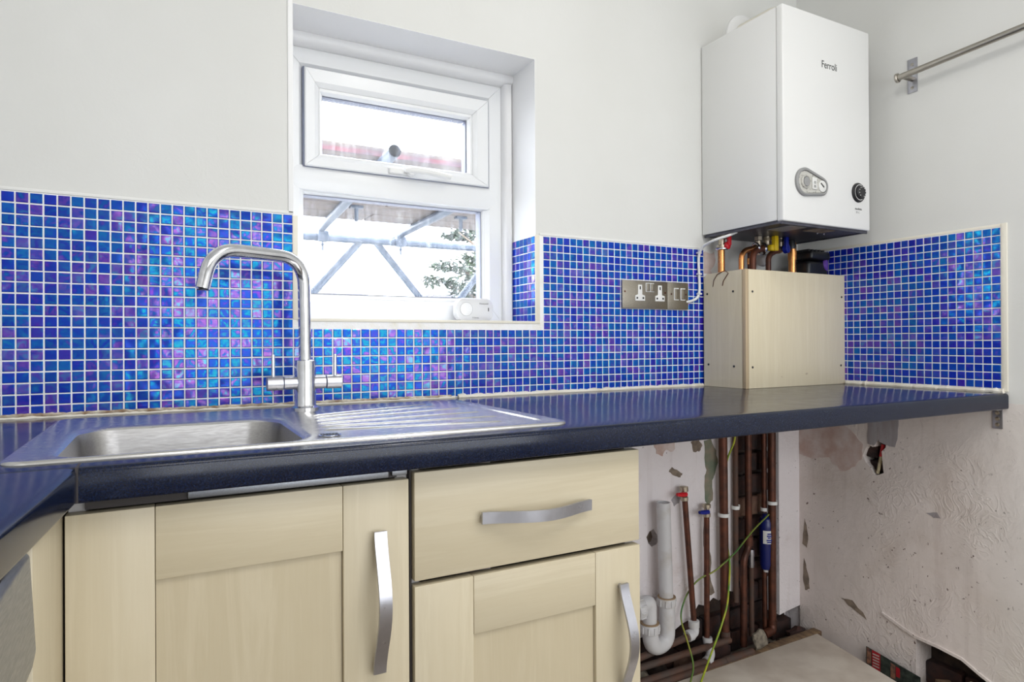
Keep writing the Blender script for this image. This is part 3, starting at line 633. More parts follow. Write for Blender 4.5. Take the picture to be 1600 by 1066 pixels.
# ------------------------------------------------------------------ tap
tx, ty = 0.534, -0.137
tp = thing('mixer_tap', 'tall chrome swan neck mixer tap with two lever handles', 'tap', (tx, ty, 0.9148))
obj('tap_body', MB().lathe([(0.029, 0), (0.029, 0.006), (0.0225, 0.009), (0.0215, 0.012), (0.0215, 0.1035), (0.019, 0.105), (0.014, 0.106)], (tx, ty, 0.9145), (0, 0, 1), 36), 'chrome', tp)
sp = [(tx, ty, 1.018), (tx - 0.002, ty, 1.233), (0.352, -0.226, 1.232), (0.335, -0.2345, 1.155)]
P = [Vector(p) for p in sp]
def arc(P, i, f, n=12):
    a, b, c = P[i - 1], P[i], P[i + 1]; p1 = b + (a - b).normalized() * f; p2 = b + (c - b).normalized() * f
    return [p1 * (1 - t) ** 2 + b * 2 * t * (1 - t) + p2 * t * t for t in [k / n for k in range(n + 1)]]
path = [P[0]] + arc(P, 1, 0.062) + arc(P, 2, 0.052) + [P[3]]
obj('spout', MB().tube(path, 0.0128, 24), 'chrome', tp)
obj('aerator', MB().lathe([(0.0095, 0), (0.0095, 0.002), (0.0, 0.002)], P[3] - Vector((0, 0, 0.0005)), (0, 0, -1)), 'black', tp)
for sgn, xe in ((-1, 0.457), (1, 0.609)):
    hm = obj('handle', MB().lathe([(0.0135, 0), (0.0145, 0.001), (0.0145, 0.031), (0.0135, 0.032)], (xe, ty - 0.004 * (sgn < 0), 0.972), (-sgn, 0, 0), 28), 'satin', tp)
    obj('stem', MB().lathe([(0.0135, 0), (0.0135, 0.030)], (xe - sgn * 0.034, ty, 0.972), (-sgn, 0, 0), 28), 'satin', tp)
    obj('lever_pin', MB().tube([(xe - sgn * 0.013, ty - 0.001, 0.984), (xe - sgn * 0.013, ty - 0.001, 1.031)], 0.0038, 12), 'chrome', hm)
# ------------------------------------------------------------------ base cabinets
YD = -0.612
def bow_handle(p0, p1, w, out=0.028, th=0.0045):
    """flat bow strap between p0 and p1 (on the door face) with waved profile"""
    P0, P1 = Vector(p0), Vector(p1); d = (P1 - P0); L = d.length; d.normalize(); n = Vector((0, -1, 0)); s = d.cross(n)
    mb = MB(); bm = mb.bm; N = 28; R = []
    for i in range(N + 1):
        t = i / N; o = out * (0.5 - 0.5 * math.cos(2 * math.pi * t)) ** 0.8 * 1.0 + 0.008 + 0.002
        c = P0 + d * (L * t) + n * o
        t2 = (i + 0.01) / N; o2 = out * (0.5 - 0.5 * math.cos(2 * math.pi * min(t2, 1))) ** 0.8 + 0.010
        ww = w / 2
        R.append([c - s * ww, c + s * ww, c + s * ww + n * th, c - s * ww + n * th])
    V = [[bm.verts.new(p) for p in r] for r in R]
    for a, b in zip(V, V[1:]):
        for k in range(4): bm.faces.new((a[k], a[(k + 1) % 4], b[(k + 1) % 4], b[k]))
    bm.faces.new(V[0][::-1]); bm.faces.new(V[-1])
    for q, sg in ((P0, 1), (P1, -1)):
        c = q + d * sg * w * 0.4
        mb.lathe([(0.0045, 0), (0.0045, 0.0105)], c, n, 10)
    return mb
def carcass(t, x0, x1):
    obj('side_panel', MB().box(x0, x0 + 0.018, -0.59, -0.03, 0.0, 0.868), 'carcass', t, smooth=False)
    obj('side_panel', MB().box(x1 - 0.018, x1, -0.59, -0.03, 0.0, 0.868), 'carcass', t, smooth=False)
    obj('bottom_panel', MB().box(x0 + 0.018, x1 - 0.018, -0.59, -0.03, 0.13, 0.148), 'carcass', t, smooth=False)
    obj('plinth', MB().box(x0 + 0.018, x1 - 0.018, -0.54, -0.522, 0.0, 0.128), 'wood_x', t, smooth=False)
def shaker(t, x0, x1, z0, z1, st, rail, hp0, hp1):
    b = 0.0015
    dr = obj('door', MB().box(x0 + 0.004, x1 - 0.004, -0.598, -0.592, z0 + 0.004, z1 - 0.004), 'wood_p', t, smooth=False)
    obj('stile', MB().box(x0, x0 + st[0] - 0.0003, YD, -0.5925, z0, z1, b), 'wood_z', dr)
    obj('stile', MB().box(x1 - st[1] + 0.0003, x1, YD, -0.5925, z0, z1, b), 'wood_z', dr)
    obj('rail', MB().box(x0 + st[0] + 0.0003, x1 - st[1] - 0.0003, YD + 0.0003, -0.5925, z1 - rail, z1 - 0.0003, b * 0.6), 'wood_x', dr)
    obj('rail', MB().box(x0 + st[0] + 0.0003, x1 - st[1] - 0.0003, YD + 0.0003, -0.5925, z0 + 0.0003, z0 + rail, b * 0.6), 'wood_x', dr)
    obj('panel', MB().box(x0 + st[0] + 0.0005, x1 - st[1] - 0.0005, YD + 0.0075, -0.5985, z0 + rail + 0.0005, z1 - rail - 0.0005), 'wood_p', dr, smooth=False)
    obj('handle', bow_handle(hp0, hp1, 0.0185), 'satin', dr)
    return dr
c1 = thing('base_cabinet', 'cream wood sink cabinet with one shaker door left of the drawer unit', 'cabinet', (0.385, -0.3, 0.0))
obj('side_panel', MB().box(0.168, 0.186, -0.59, -0.605 + 0.02, 0.0, 0.868), 'carcass', c1, smooth=False) if False else None
carcass(c1, 0.170, 0.600)
shaker(c1, 0.1685, 0.5965, 0.150, 0.850, (0.0945, 0.0985), 0.093, (0.547, YD, 0.576), (0.549, YD, 0.781))
obj('foil_strip', MB().box(0.30, 0.568, -0.6045, -0.600, 0.853, 0.868, 0.0015).box(0.573, 0.597, -0.6045, -0.600, 0.855, 0.868, 0.0015), 'appliance', c1)
obj('front_rail', MB().box(0.188, 0.582, -0.599, -0.575, 0.852, 0.8685), 'edge_brown', c1, smooth=False)
c2 = thing('base_cabinet', 'cream wood cabinet with drawer above a shaker door, at the open end', 'cabinet', (0.819, -0.3, 0.0))
carcass(c2, 0.602, 1.036)
dw = obj('drawer', MB().box(0.6050, 1.0345, YD, -0.592, 0.6935, 0.8585, 0.002), 'wood_x', c2)
obj('handle', bow_handle((0.712, YD, 0.7785), (0.920, YD, 0.7745), 0.0185), 'satin', dw)
shaker(c2, 0.6050, 1.0355, 0.150, 0.6855, (0.098, 0.0985), 0.092, (0.991, YD, 0.432), (0.989, YD, 0.626))
obj('edge_strip', MB().box(0.6015, 0.6045, -0.6005, -0.59, 0.0, 0.868), 'edge_brown', c2, smooth=False)
# corner filler and appliance under the side worktop
fp = obj('filler_panel', MB().box(0.148, 0.166, -0.803, -0.594, 0.0, 0.868, 0.001), 'wood_z'); tag(fp, 'narrow cream corner filler panel under the side worktop', 'panel')
ap = thing('oven', 'built-in appliance with brushed steel control panel under the side worktop', 'oven', (-0.12, -1.1, 0.0))
obj('casing', MB().box(-0.41, 0.135, -1.40, -0.812, 0.0, 0.866), 'black', ap, smooth=False)
obj('control_panel', MB().prism([(0.136, 0.866), (0.159, 0.866), (0.1645, 0.860), (0.1690, 0.772), (0.1660, 0.756), (0.136, 0.752)], 1, -1.40, -0.806, 0.0015), 'appliance', ap)
obj('oven_door', MB().box(0.136, 0.160, -1.40, -0.812, 0.15, 0.745, 0.003), 'black', ap)
obj('door_handle', MB().tube([(0.160, -0.85, 0.70), (0.195, -0.85, 0.70), (0.195, -1.35, 0.70), (0.160, -1.35, 0.70)], 0.007, 10, 0.012), 'satin', ap)
# ------------------------------------------------------------------ boiler
BX0, BX1, BY, BZ0, BZ1 = 1.792, 2.180, -0.313, 1.390, 1.997
bo = thing('boiler', 'white wall-hung gas boiler in the corner above the boxing', 'boiler', ((BX0 + BX1) / 2, 0, BZ0))
obj('casing', MB().box(BX0 + 0.001, BX1 - 0.001, -0.2895, -0.003, BZ0 + 0.004, BZ1 - 0.001, 0.002), 'boiler', bo)
fc = obj('front_cover', MB().box(BX0, BX1, BY, -0.2905, BZ0, BZ1, 0.004, 3), 'boiler', bo)
obj('base_plate', MB().box(BX0 + 0.008, BX1 - 0.008, -0.300, -0.01, BZ0 - 0.003, BZ0 + 0.012), 'boiler_base', bo)
obj('base_rim', MB().box(BX0 + 0.003, BX1 - 0.003, -0.306, -0.300, BZ0 - 0.008, BZ0 + 0.0, 0.001).box(BX0 + 0.003, BX0 + 0.007, -0.30, -0.01, BZ0 - 0.006, BZ0).box(BX1 - 0.007, BX1 - 0.003, -0.30, -0.01, BZ0 - 0.006, BZ0), 'boiler_base', bo)
obj('data_plate', MB().box(1.86, 1.93, -0.28, -0.20, BZ0 - 0.0045, BZ0 - 0.003), 'grey_plastic', bo, smooth=False)
obj('data_plate', MB().box(1.97, 2.06, -0.285, -0.235, BZ0 - 0.0045, BZ0 - 0.003), 'patch', bo, smooth=False)
obj('screw', MB().lathe([(0.003, 0), (0.003, 0.002)], (2.06, -0.22, BZ0 - 0.003), (0, 0, -1), 10), 'chrome', bo)
obj('screw', MB().lathe([(0.003, 0), (0.003, 0.002)], (2.09, -0.22, BZ0 - 0.003), (0, 0, -1), 10), 'chrome', bo)
text('brand_lettering', 'Ferroli', 0.030, Matrix.Translation((1.9915, BY - 0.0002, 1.858)) @ FRONT, 'ink', bo, xs=0.86)
text('model_lettering', 'modena', 0.010, Matrix.Translation((2.123, BY - 0.0002, 1.452)) @ FRONT, 'ink', bo)
text('model_lettering', '32 C', 0.009, Matrix.Translation((2.120, BY - 0.0002, 1.441)) @ FRONT, 'grey_plastic', bo)
# pressure gauge and clock surround: a keyhole-shaped dish
def keyhole(c1_, r1, c2_, r2, y, n=20):
    pts = []; d = c2_[0] - c1_[0]; dz = c2_[1] - c1_[1]; base = math.atan2(dz, d); L = math.hypot(d, dz); al_ = math.acos((r1 - r2) / L)
    for k in range(n + 1):
        a = base + al_ + (2 * math.pi - 2 * al_) * k / n; pts.append((c1_[0] + r1 * math.cos(a), y, c1_[1] + r1 * math.sin(a)))
    for k in range(n + 1):
        a = base - al_ + 2 * al_ * k / n; pts.append((c2_[0] + r2 * math.cos(a), y, c2_[1] + r2 * math.sin(a)))
    return pts
k1, k2 = (1.879, 1.506), (1.948, 1.500)
gp_ = MB().loft([keyhole(k1, .0405, k2, .0270, BY), keyhole(k1, .0405, k2, .0270, BY - .006), keyhole(k1, .037, k2, .0235, BY - .009), keyhole(k1, .033, k2, .0195, BY - .008), keyhole(k1, .032, k2, .0185, BY - .002)], True)
gq = obj('gauge_surround', gp_, 'grey_plastic', bo)
obj('gauge_face', MB().loft([keyhole(k1, .0318, k2, .0183, BY - .0025), keyhole(k1, .031, k2, .0175, BY - .0045)], True), 'lightgrey', gq)
obj('gauge_knob', MB().lathe([(.019, 0), (.019, .003), (.016, .006), (.0155, .006), (.013, .001), (0, .001)], (1.878, BY - .0045, 1.506), (0, -1, 0), 28), 'lightgrey', gq)
obj('gauge_centre', MB().lathe([(.0128, 0), (.0128, .0055), (0, .0056)], (1.878, BY - .0045, 1.506), (0, -1, 0), 28), 'grey_plastic', gq)
obj('gauge_card', MB().box(1.905, 1.925, BY - .0075, BY - .005, 1.488, 1.522, .001), 'paper', gq)
text('lettering', '12', 0.010, Matrix.Translation((1.915, BY - .0078, 1.507)) @ FRONT, 'ink', gq)
text('lettering', '35', 0.010, Matrix.Translation((1.915, BY - .0078, 1.496)) @ FRONT, 'ink', gq)
obj('gauge_dial', MB().lathe([(.0165, 0), (.0165, .003), (.013, .004), (0, .004)], (1.949, BY - .0045, 1.500), (0, -1, 0), 28), 'paper', gq)
obj('gauge_needle', MB().box(-.011, .006, -.0012, 0, -.0016, .0016, mat=Matrix.Translation((1.948, BY - .0087, 1.501)) @ Matrix.Rotation(math.radians(38), 4, 'Y')), 'ink', gq)
dl = obj('control_dial', MB().lathe([(.0295, 0), (.0295, .003), (.027, .006), (.022, .0065), (.0215, .004), (.0195, .004), (.019, .013), (.017, .015), (0, .015)], (2.121, BY, 1.5005), (0, -1, 0), 36), 'black', bo)
mb = MB()
for k in range(36):
    if k in (30, 31): continue
    a0, a1 = 2 * math.pi * k / 36, 2 * math.pi * (k + 1) / 36
    mb.bm.faces.new([mb.bm.verts.new((2.121 + r * math.cos(a), BY - .0072, 1.5005 + r * math.sin(a))) for r, a in ((.0218, a0), (.0236, a0), (.0236, a1), (.0218, a1))])
obj('dial_ring', mb, 'white_plastic', dl)
for k in range(9):
    a = math.radians(-60 + 36 * k); obj('dial_mark', MB().box(-.0012, .0012, -.0006, 0, -.0012, .0012, mat=Matrix.Translation((2.121 + .0145 * math.cos(a), BY - .0152, 1.5005 + .0145 * math.sin(a)))), 'white_plastic', dl, smooth=False)
# flue seal on the wall above
fl = thing('flue', 'cream flue elbow on top of the boiler going back into the wall', 'flue', (1.985, -.15, BZ1))
obj('wall_collar', MB().lathe([(0.080, 0.0005), (0.080, 0.006), (0.066, 0.012), (0.056, 0.012)], (1.985, 0.0, 2.062), (0, -1, 0), 40), 'reveal', fl)
obj('flue_duct', MB().tube([(1.985, -.013, 2.062), (1.985, -.15, 2.062), (1.985, -.15, BZ1 + .0005)], .050, 28, .05), 'ivory', fl)
obj('flue_turret', MB().lathe([(.058, 0.0005), (.058, .012), (.050, .014)], (1.985, -.15, BZ1), (0, 0, 1), 32), 'black', fl)
# ------------------------------------------------------------------ valves and pipes under the boiler
def pipe_thing(name, label, cat, pts, r, mat, fillet=0.03, group=None):
    t = thing(name, label, cat, pts[0], group); obj('pipe', MB().tube(pts, r, 16, fillet), mat, t); return t
YP = -0.10
t = pipe_thing('boiler_pipe', 'copper pipe with red lever valve, leftmost under the boiler', 'pipe', [(1.822, -.055, 0.9145), (1.822, -.055, 1.348)], 0.0108, 'copper_bright')
obj('valve_body', MB().lathe([(.012, 0), (.015, .002), (.015, .012), (.010, .014), (.010, .03), (.014, .032), (.014, .042)], (1.824, -.055, 1.345), (0, 0, 1), 6 * 3), 'brass', t)
obj('valve_ring', MB().tube([(1.824 + .016 * math.cos(a), -.055 + .016 * math.sin(a), 1.345) for a in [k * math.pi / 8 for k in range(17)]], .004, 8), 'chrome', t)
obj('lever', MB().lathe([(.010, 0), (.012, .002), (.012, .009), (.008, .012)], (1.830, -.067, 1.355), (.2, -1, 0), 16).box(1.828, 1.840, -.081, -.071, 1.355, 1.386, .002), 'red', t)
t = pipe_thing('boiler_pipe', 'thin copper pipe bending right to a plain elbow under the boiler', 'pipe', [(1.861, YP, 0.9145), (1.861, YP, 1.335), (1.922, YP, 1.349)], 0.0085, 'copper_bright', 0.035)
obj('elbow', MB().tube([(1.918, YP, 1.347), (1.936, YP, 1.350), (1.936, YP, 1.372)], .0095, 12, .012).lathe([(.012, 0), (.012, .012)], (1.936, YP, 1.374), (0, 0, 1), 6), 'brass', t)
obj('ring', MB().tube([(1.924, YP + .014 * math.cos(a), 1.349 + .014 * math.sin(a)) for a in [k * math.pi / 8 for k in range(17)]], .004, 8), 'chrome', t)
t = pipe_thing('boiler_pipe', 'dull copper pipe bending right into the yellow lever gas valve', 'pipe', [(1.902, YP - .008, 0.9145), (1.902, YP - .008, 1.335), (1.950, YP - .005, 1.349)], 0.0105, 'copper_dull', 0.035)
obj('valve_body', MB().tube([(1.948, YP, 1.348), (1.976, YP, 1.352), (1.976, YP, 1.388)], .012, 12, .014).lathe([(.015, 0), (.015, .010)], (1.976, YP, 1.374), (0, 0, 1), 6), 'brass', t)
obj('ring', MB().tube([(1.952, YP + .017 * math.cos(a), 1.348 + .017 * math.sin(a)) for a in [k * math.pi / 8 for k in range(17)]], .004, 8), 'chrome', t)
obj('lever', MB().box(1.974, 1.991, YP - .034, YP - .018, 1.340, 1.388, .003).box(1.962, 1.984, YP - .030, YP - .012, 1.340, 1.360, .005), 'yellow', t)
t = pipe_thing('boiler_pipe', 'dark pipe curving up to the blue lever valve', 'pipe', [(1.982, YP, 0.9145), (1.982, YP, 1.33), (2.020, YP, 1.346), (2.036, YP, 1.352)], 0.0085, 'copper_dull', 0.03)
obj('valve_body', MB().tube([(2.024, YP, 1.348), (2.040, YP, 1.353), (2.040, YP, 1.388)], .0125, 12, .014).lathe([(.015, 0), (.015, .010)], (2.04, YP, 1.374), (0, 0, 1), 6), 'brass', t)
obj('lever', MB().box(2.030, 2.044, YP - .030, YP - .018, 1.350, 1.390, .003).lathe([(.014, 0), (.016, .003), (.014, .014), (.008, .016)], (2.042, YP - .012, 1.352), (.2, -1, 0), 16), 'blue', t)
t = pipe_thing('boiler_pipe', 'thick bright copper pipe with soldered joint beside the black pump', 'pipe', [(2.096, YP, 1.376), (2.096, YP, 0.9145)], 0.0125, 'copper_bright', 0.02)
obj('solder_joint', MB().lathe([(.0145, 0), (.0145, .028)], (2.096, YP, 1.320), (0, 0, 1), 16), 'copper_bright', t)
obj('upper_tail', MB().lathe([(.0135, 0), (.015, .01), (.011, .03)], (2.092, YP, 1.356), (0, 0, 1), 12), 'black', t)
t = pipe_thing('boiler_pipe', 'short dull copper tail with a soldered joint behind the gas valve', 'pipe', [(1.965, -0.04, 0.9145), (1.965, -0.04, 1.345)], 0.0075, 'copper_dull')
obj('solder_joint', MB().lathe([(.009, 0), (.009, .02)], (1.965, -.04, 1.305), (0, 0, 1), 14), 'copper_bright', t)
vs_ = obj('expansion_relief_valve', MB().lathe([(.008, 0), (.020, .006), (.022, .02), (.014, .034), (.008, .05)], (2.000, -.05, 1.322), (1, .1, 0), 20), 'white_waste'); tag(vs_, 'pale grey bulb-shaped fitting behind the valves under the boiler', 'fitting')
pu = thing('pump', 'black pump head with purple cap in the corner behind the boxing', 'pump', (2.18, -0.1, 0.9145))
obj('pump_stand', MB().tube([(2.178, -.1, .9145), (2.178, -.1, 1.27)], .012, 14), 'copper_dull', pu)
mbp = MB().box(2.130, 2.232, -.135, -.06, 1.262, 1.318, .012, 3).box(2.138, 2.236, -.14, -.055, 1.322, 1.350, .008, 3)
for k in range(5): mbp.box(2.150 + k * .018, 2.158 + k * .018, -.12, -.07, 1.346, 1.358)
obj('pump_body', mbp, 'black', pu)
obj('purple_cap', MB().lathe([(.020, 0), (.020, .008), (.016, .010)], (2.222, -.125, 1.306), (.5, -1, 0), 24), 'purple', pu)
# white flex from the fused spur to the boiler
cb = obj('white_cable', MB().tube([(1.820, -.12, 1.389), (1.795, -.115, 1.378), (1.765, -.08, 1.366), (1.768, -.03, 1.354), (1.768, -.012, 1.33), (1.769, -.010, 1.30), (1.772, -.010, 1.25), (1.773, -.010, 1.215), (1.765, -.010, 1.192), (1.742, -.009, 1.182), (1.717, -.008, 1.178)], .0042, 12, .02), 'white_plastic')
tag(cb, 'white flex looping from the fused spur up to the boiler', 'cable')
for z_ in (1.335, 1.268, 1.205):
    k_ = obj('cable_clip', MB().box(1.7635, 1.7785, -.0165, -.004, z_ - .003, z_ + .003, .002), 'white_plastic'); tag(k_, {1.335: 'small white cable clip on the flex, topmost by the boiler corner', 1.268: 'small white cable clip on the flex, middle one above the boxing top', 1.205: 'small white cable clip on the flex, lowest beside the fused spur'}[z_], 'clip')
wi = obj('bent_wire', MB().tube([(1.790, -.05, 1.225), (1.7885, -.055, 1.245), (1.788, -.07, 1.262), (1.790, -.10, 1.272), (1.788, -.115, 1.262), (1.7885, -.095, 1.240), (1.789, -.09, 1.225)], .0012, 6), 'copper_dull')
tag(wi, 'thin bent brown wire hooked over the boxing top left', 'wire')
# ------------------------------------------------------------------ boxing on the worktop
bx_ = thing('pipe_boxing', 'pale birch board boxing hiding the pipes on the worktop corner', 'boxing', (1.79, -0.18, ZT))
obj('side_panel', MB().prism([(-.011, ZT + .0005), (-.011, 1.255), (-.024, 1.2665), (-.165, 1.2690), (-.165, ZT + .0005)], 0, 1.790, 1.802), 'ply', bx_, smooth=False)
obj('corner_batten', MB().box(1.790, 1.802, -.180, -.166, ZT + .0005, 1.269, .0008), wood_mat('darker_batten', 'z', (0.56, 0.44, 0.29), (0.48, 0.36, 0.22), 9), bx_)
obj('front_panel', MB().box(1.8025, 2.2485, -.180, -.168, ZT + .0005, 1.2685, .0008), 'ply', bx_)
for (y_, z_) in ((-.026, 1.204), (-.132, 1.205), (-.030, .981), (-.134, .978)):
    obj('screw', MB().lathe([(.0035, 0), (.0035, .001), (.0, .0006)], (1.790, y_, z_), (-1, 0, 0), 12), 'ink', bx_)
for (x_, z_) in ((1.818, 1.202), (2.232, 1.197), (1.817, .976), (2.227, .973)):
    obj('screw', MB().lathe([(.0035, 0), (.0035, .001), (.0, .0006)], (x_, -.180, z_), (0, -1, 0), 12), 'ink', bx_)
# ------------------------------------------------------------------ sockets
so = thing('double_socket', 'brushed steel double wall socket with white inserts on the mosaic', 'socket', (1.553, 0, 1.196))
yb = -0.0042
obj('plate', MB().box(1.4665, 1.6385, yb - .0065, yb, 1.1535, 1.2375, .0012), 'plate', so)
for x_ in (1.532, 1.609):
    ins = obj('socket_insert', MB().prism([(x_ - .0185, 1.177), (x_ + .0185, 1.177), (x_ + .0185, 1.193), (x_ + .008, 1.196), (x_ + .0075, 1.2255), (x_ - .0075, 1.2255), (x_ - .008, 1.196), (x_ - .0185, 1.193)], 1, yb - .0078, yb - .006, .0008), 'white_plastic', so)
    for (dx, z_, w_, h_) in ((0, 1.216, .0022, .0048), (-.0115, 1.1855, .003, .0028), (.0115, 1.1855, .003, .0028)):
        obj('pin_hole', MB().box(x_ + dx - w_, x_ + dx + w_, yb - .0081, yb - .0077, z_ - h_, z_ + h_), 'black', ins, smooth=False)
swf = obj('switch_surround', MB().box(1.5535, 1.5865, yb - .0078, yb - .006, 1.2045, 1.2315, .001), 'white_plastic', so)
for x_ in (1.5555, 1.5725): obj('rocker', MB().box(x_, x_ + .0125, yb - .0110, yb - .0076, 1.2065, 1.2295, .001), 'plate', swf)
for x_ in (1.4755, 1.6300): obj('screw', MB().lathe([(.003, 0), (.003, .0008), (0, .0004)], (x_, yb - .0063, 1.2035), (0, -1, 0), 12), 'copper_dull', so)
fs = thing('fused_spur', 'square brushed steel fused spur switch right of the double socket', 'switch', (1.684, 0, 1.196))
obj('plate', MB().box(1.6395, 1.7245, yb - .0065, yb, 1.1535, 1.2375, .0012), 'plate', fs)
for x_, nm in ((1.675, 'fuse_holder'), (1.7015, 'rocker')):
    ins = obj('insert', MB().box(x_ - .0098, x_ + .0098, yb - .0078, yb - .006, 1.182, 1.220, .001), 'white_plastic', fs)
    obj(nm, MB().box(x_ - .0075, x_ + .0075, yb - .0105, yb - .0076, 1.185, 1.217, .001), 'plate', ins)
for x_ in (1.655, 1.714): obj('screw', MB().lathe([(.003, 0), (.003, .0008), (0, .0004)], (x_, yb - .0063, 1.201), (0, -1, 0), 12), 'copper_dull', fs)
# ------------------------------------------------------------------ towel rail
rl = thing('wall_rail', 'brushed steel rail on plate brackets on the right wall', 'rail', (XC, -0.40, 1.85))
obj('rail_tube', MB().tube([(2.200, -0.392, 1.8355), (2.200, -1.22, 1.872)], .009, 20), 'rail', rl)
obj('end_cap', MB().lathe([(.012, 0), (.0138, .002), (.0138, .007), (.010, .009)], (2.200, -0.392, 1.8355), (0, 1, 0), 24), 'rail', rl)
for y_, z_ in ((-.403, 1.8355), (-1.20, 1.871)):
    bp = obj('bracket_plate', MB().box(XC - .003, XC, y_ - .0145, y_ + .0145, z_ - .040, z_ + .062, .0008), 'satin', rl)
    obj('post', MB().tube([(XC - .002, y_, z_), (2.200, y_, z_)], .0075, 16), 'rail', rl)
    for dz in (-.026, .044): obj('screw', MB().lathe([(.0048, 0), (.0048, .001), (0, .002)], (XC - .003, y_, z_ + dz), (-1, 0, 0), 14), 'rail', bp)
# bracket under the worktop end
ab = thing('angle_bracket', 'small galvanised angle bracket under the worktop end at the right wall', 'bracket', (XC, -.622, .845))
obj('bracket_leg', MB().box(XC - .003, XC, -.634, -.610, .815, .869, .0006), 'satin', ab)
obj('bracket_shelf', MB().box(XC - .030, XC - .003, -.634, -.610, .866, .869, .0006), 'satin', ab)
for z_ in (.858, .842, .826): obj('screw', MB().lathe([(.0055, 0), (.0055, .001), (.002, .002)], (XC - .003, -.622, z_), (-1, 0, 0), 12), 'brass', ab)
# ------------------------------------------------------------------ under the open worktop: pipework
WPIPES = 'pipes under the open worktop'
# white waste pipe and trap
wp = thing('waste_pipe', 'white plastic waste standpipe with trap below the worktop', 'waste pipe', (1.635, -.04, .05))
yw = -.045
mb = MB(); top = (1.618, yw, .556)
mb.tube([(1.628, yw, .262), top], .0205, 24, cap=False); mb.tube([top, (1.628, yw, .262)], .0175, 24, cap=False)
n_ = 24
obj('standpipe', mb, 'white_waste', wp)
obj('pipe_rim', MB().lathe([(.0172, 0), (.0208, 0), (.0208, .003), (.0172, .003), (.0172, -.03)], (1.618, yw, .5535), (0, 0, 1), 24), 'white_waste', wp)
def nut(x, y, z, ax, r=.028, h=.026):
    mb = MB().lathe([(r * .93, 0), (r, .003), (r, h - .003), (r * .93, h)], (x, y, z), ax, 30)
    A = Vector(ax).normalized(); u = A.orthogonal().normalized(); w = A.cross(u)
    for k in range(10):
        a = 2 * math.pi * k / 10; c = Vector((x, y, z)) + A * h / 2 + (u * math.cos(a) + w * math.sin(a)) * r
        mb.tube([c - A * (h / 2 - .004), c + A * (h / 2 - .004)], .0028, 6)
    return mb
obj('compression_nut', nut(1.629, yw, .245, (0, 0, 1)), 'white_waste', wp); obj('seal_ring', MB().lathe([(.027, 0), (.027, .003)], (1.629, yw, .2705), (0, 0, 1), 24), 'stain_ring', wp)
obj('trap_bend', MB().tube([(1.630, yw, .245), (1.630, yw, .135), (1.560, yw - .012, .135), (1.553, yw - .012, .205)], .0235, 24, .05), 'white_waste', wp)
obj('compression_nut', nut(1.553, yw - .012, .185, (0, 0, 1), .029, .027), 'white_waste', wp); obj('seal_ring', MB().lathe([(.028, 0), (.028, .003)], (1.553, yw - .012, .213), (0, 0, 1), 24), 'stain_ring', wp)
obj('elbow', MB().tube([(1.553, yw - .012, .205), (1.553, yw - .012, .278), (1.518, yw - .014, .272)], .021, 20, .03), 'white_waste', wp)
obj('compression_nut', nut(1.522, yw - .014, .268, (-1, 0, -.1), .032, .026), 'white_waste', wp)
obj('branch_pipe', MB().tube([(1.50, yw - .014, .265), (1.10, yw - .014, .245)], .0205, 20), 'white_waste', wp)
# isolating valve pipes
t = pipe_thing('isolated_pipe', 'slanting copper pipe topped by a red lever valve', 'pipe', [(1.748, -.035, .172), (1.716, -.03, .575)], .0088, 'copper_dull')
obj('valve_body', MB().lathe([(.010, 0), (.012, .002), (.012, .012), (.0085, .014), (.0085, .028), (.013, .030), (.013, .044), (.010, .045)], (1.7165, -.03, .548), (-.04, 0, 1), 18), 'brass', t)
obj('lever', MB().tube([(1.712, -.042, .571), (1.694, -.046, .573), (1.671, -.048, .576)], [.007, .0075, .005], 10), 'red', t)
obj('elbow_fitting', MB().lathe([(.016, 0), (.017, .003), (.017, .022), (.012, .024)], (1.748, -.035, .152), (0, 0, 1), 18).tube([(1.748, -.035, .165), (1.747, -.040, .140), (1.722, -.045, .136)], .014, 16, .01).lathe([(.016, 0), (.017, .003), (.017, .02)], (1.732, -.044, .138), (-1, 0, -.1), 18), 'white_waste', t)
t = pipe_thing('isolated_pipe', 'upright copper pipe topped by a blue lever valve', 'pipe', [(1.806, -.030, .105), (1.808, -.030, .500)], .0088, 'copper_dull')
obj('valve_body', MB().lathe([(.010, 0), (.012, .002), (.012, .012), (.0085, .014), (.0085, .028), (.013, .030), (.013, .040), (.010, .041)], (1.808, -.030, .488), (0, 0, 1), 18), 'brass', t)
obj('lever', MB().tube([(1.803, -.042, .507), (1.784, -.045, .509), (1.761, -.047, .512)], [.007, .0075, .005], 10), 'blue', t)
obj('elbow_fitting', MB().lathe([(.014, 0), (.015, .003), (.015, .022)], (1.806, -.034, .088), (0, .1, 1), 16).tube([(1.806, -.034, .092), (1.80, -.052, .070), (1.775, -.068, .060)], .014, 14, .01).lathe([(.015, 0), (.016, .003), (.016, .018)], (1.780, -.066, .061), (-1, -.3, -.2), 16), 'white_waste', t)
def clip(t, x, y, z, r):
    obj('pipe_clip', MB().lathe([(r + .001, 0), (r + .004, 0), (r + .004, .011), (r + .001, .011)], (x, y, z), (0, 0, 1), 20).box(x + r, x + r + .014, y + .002, y + .012, z, z + .011, .001), 'white_plastic', t)
t = pipe_thing('riser_pipe', 'thick copper riser with white clip, leftmost of the tall pipes', 'pipe', [(1.886, -.030, .115), (1.880, -.030, .869)], .0138, 'copper_dull'); clip(t, 1.8825, -.03, .492, .0138)
obj('pipe_sleeve', MB().lathe([(.016, 0), (.016, .025)], (1.886, -.03, .100), (0, 0, 1), 18), 'copper_dusty', t)
t = pipe_thing('riser_pipe', 'thin copper riser with white clip at the left edge of the brick chase', 'pipe', [(1.936, -.016, .20), (1.937, -.016, .869)], .0088, 'copper_dusty'); clip(t, 1.937, -.016, .504, .0088)
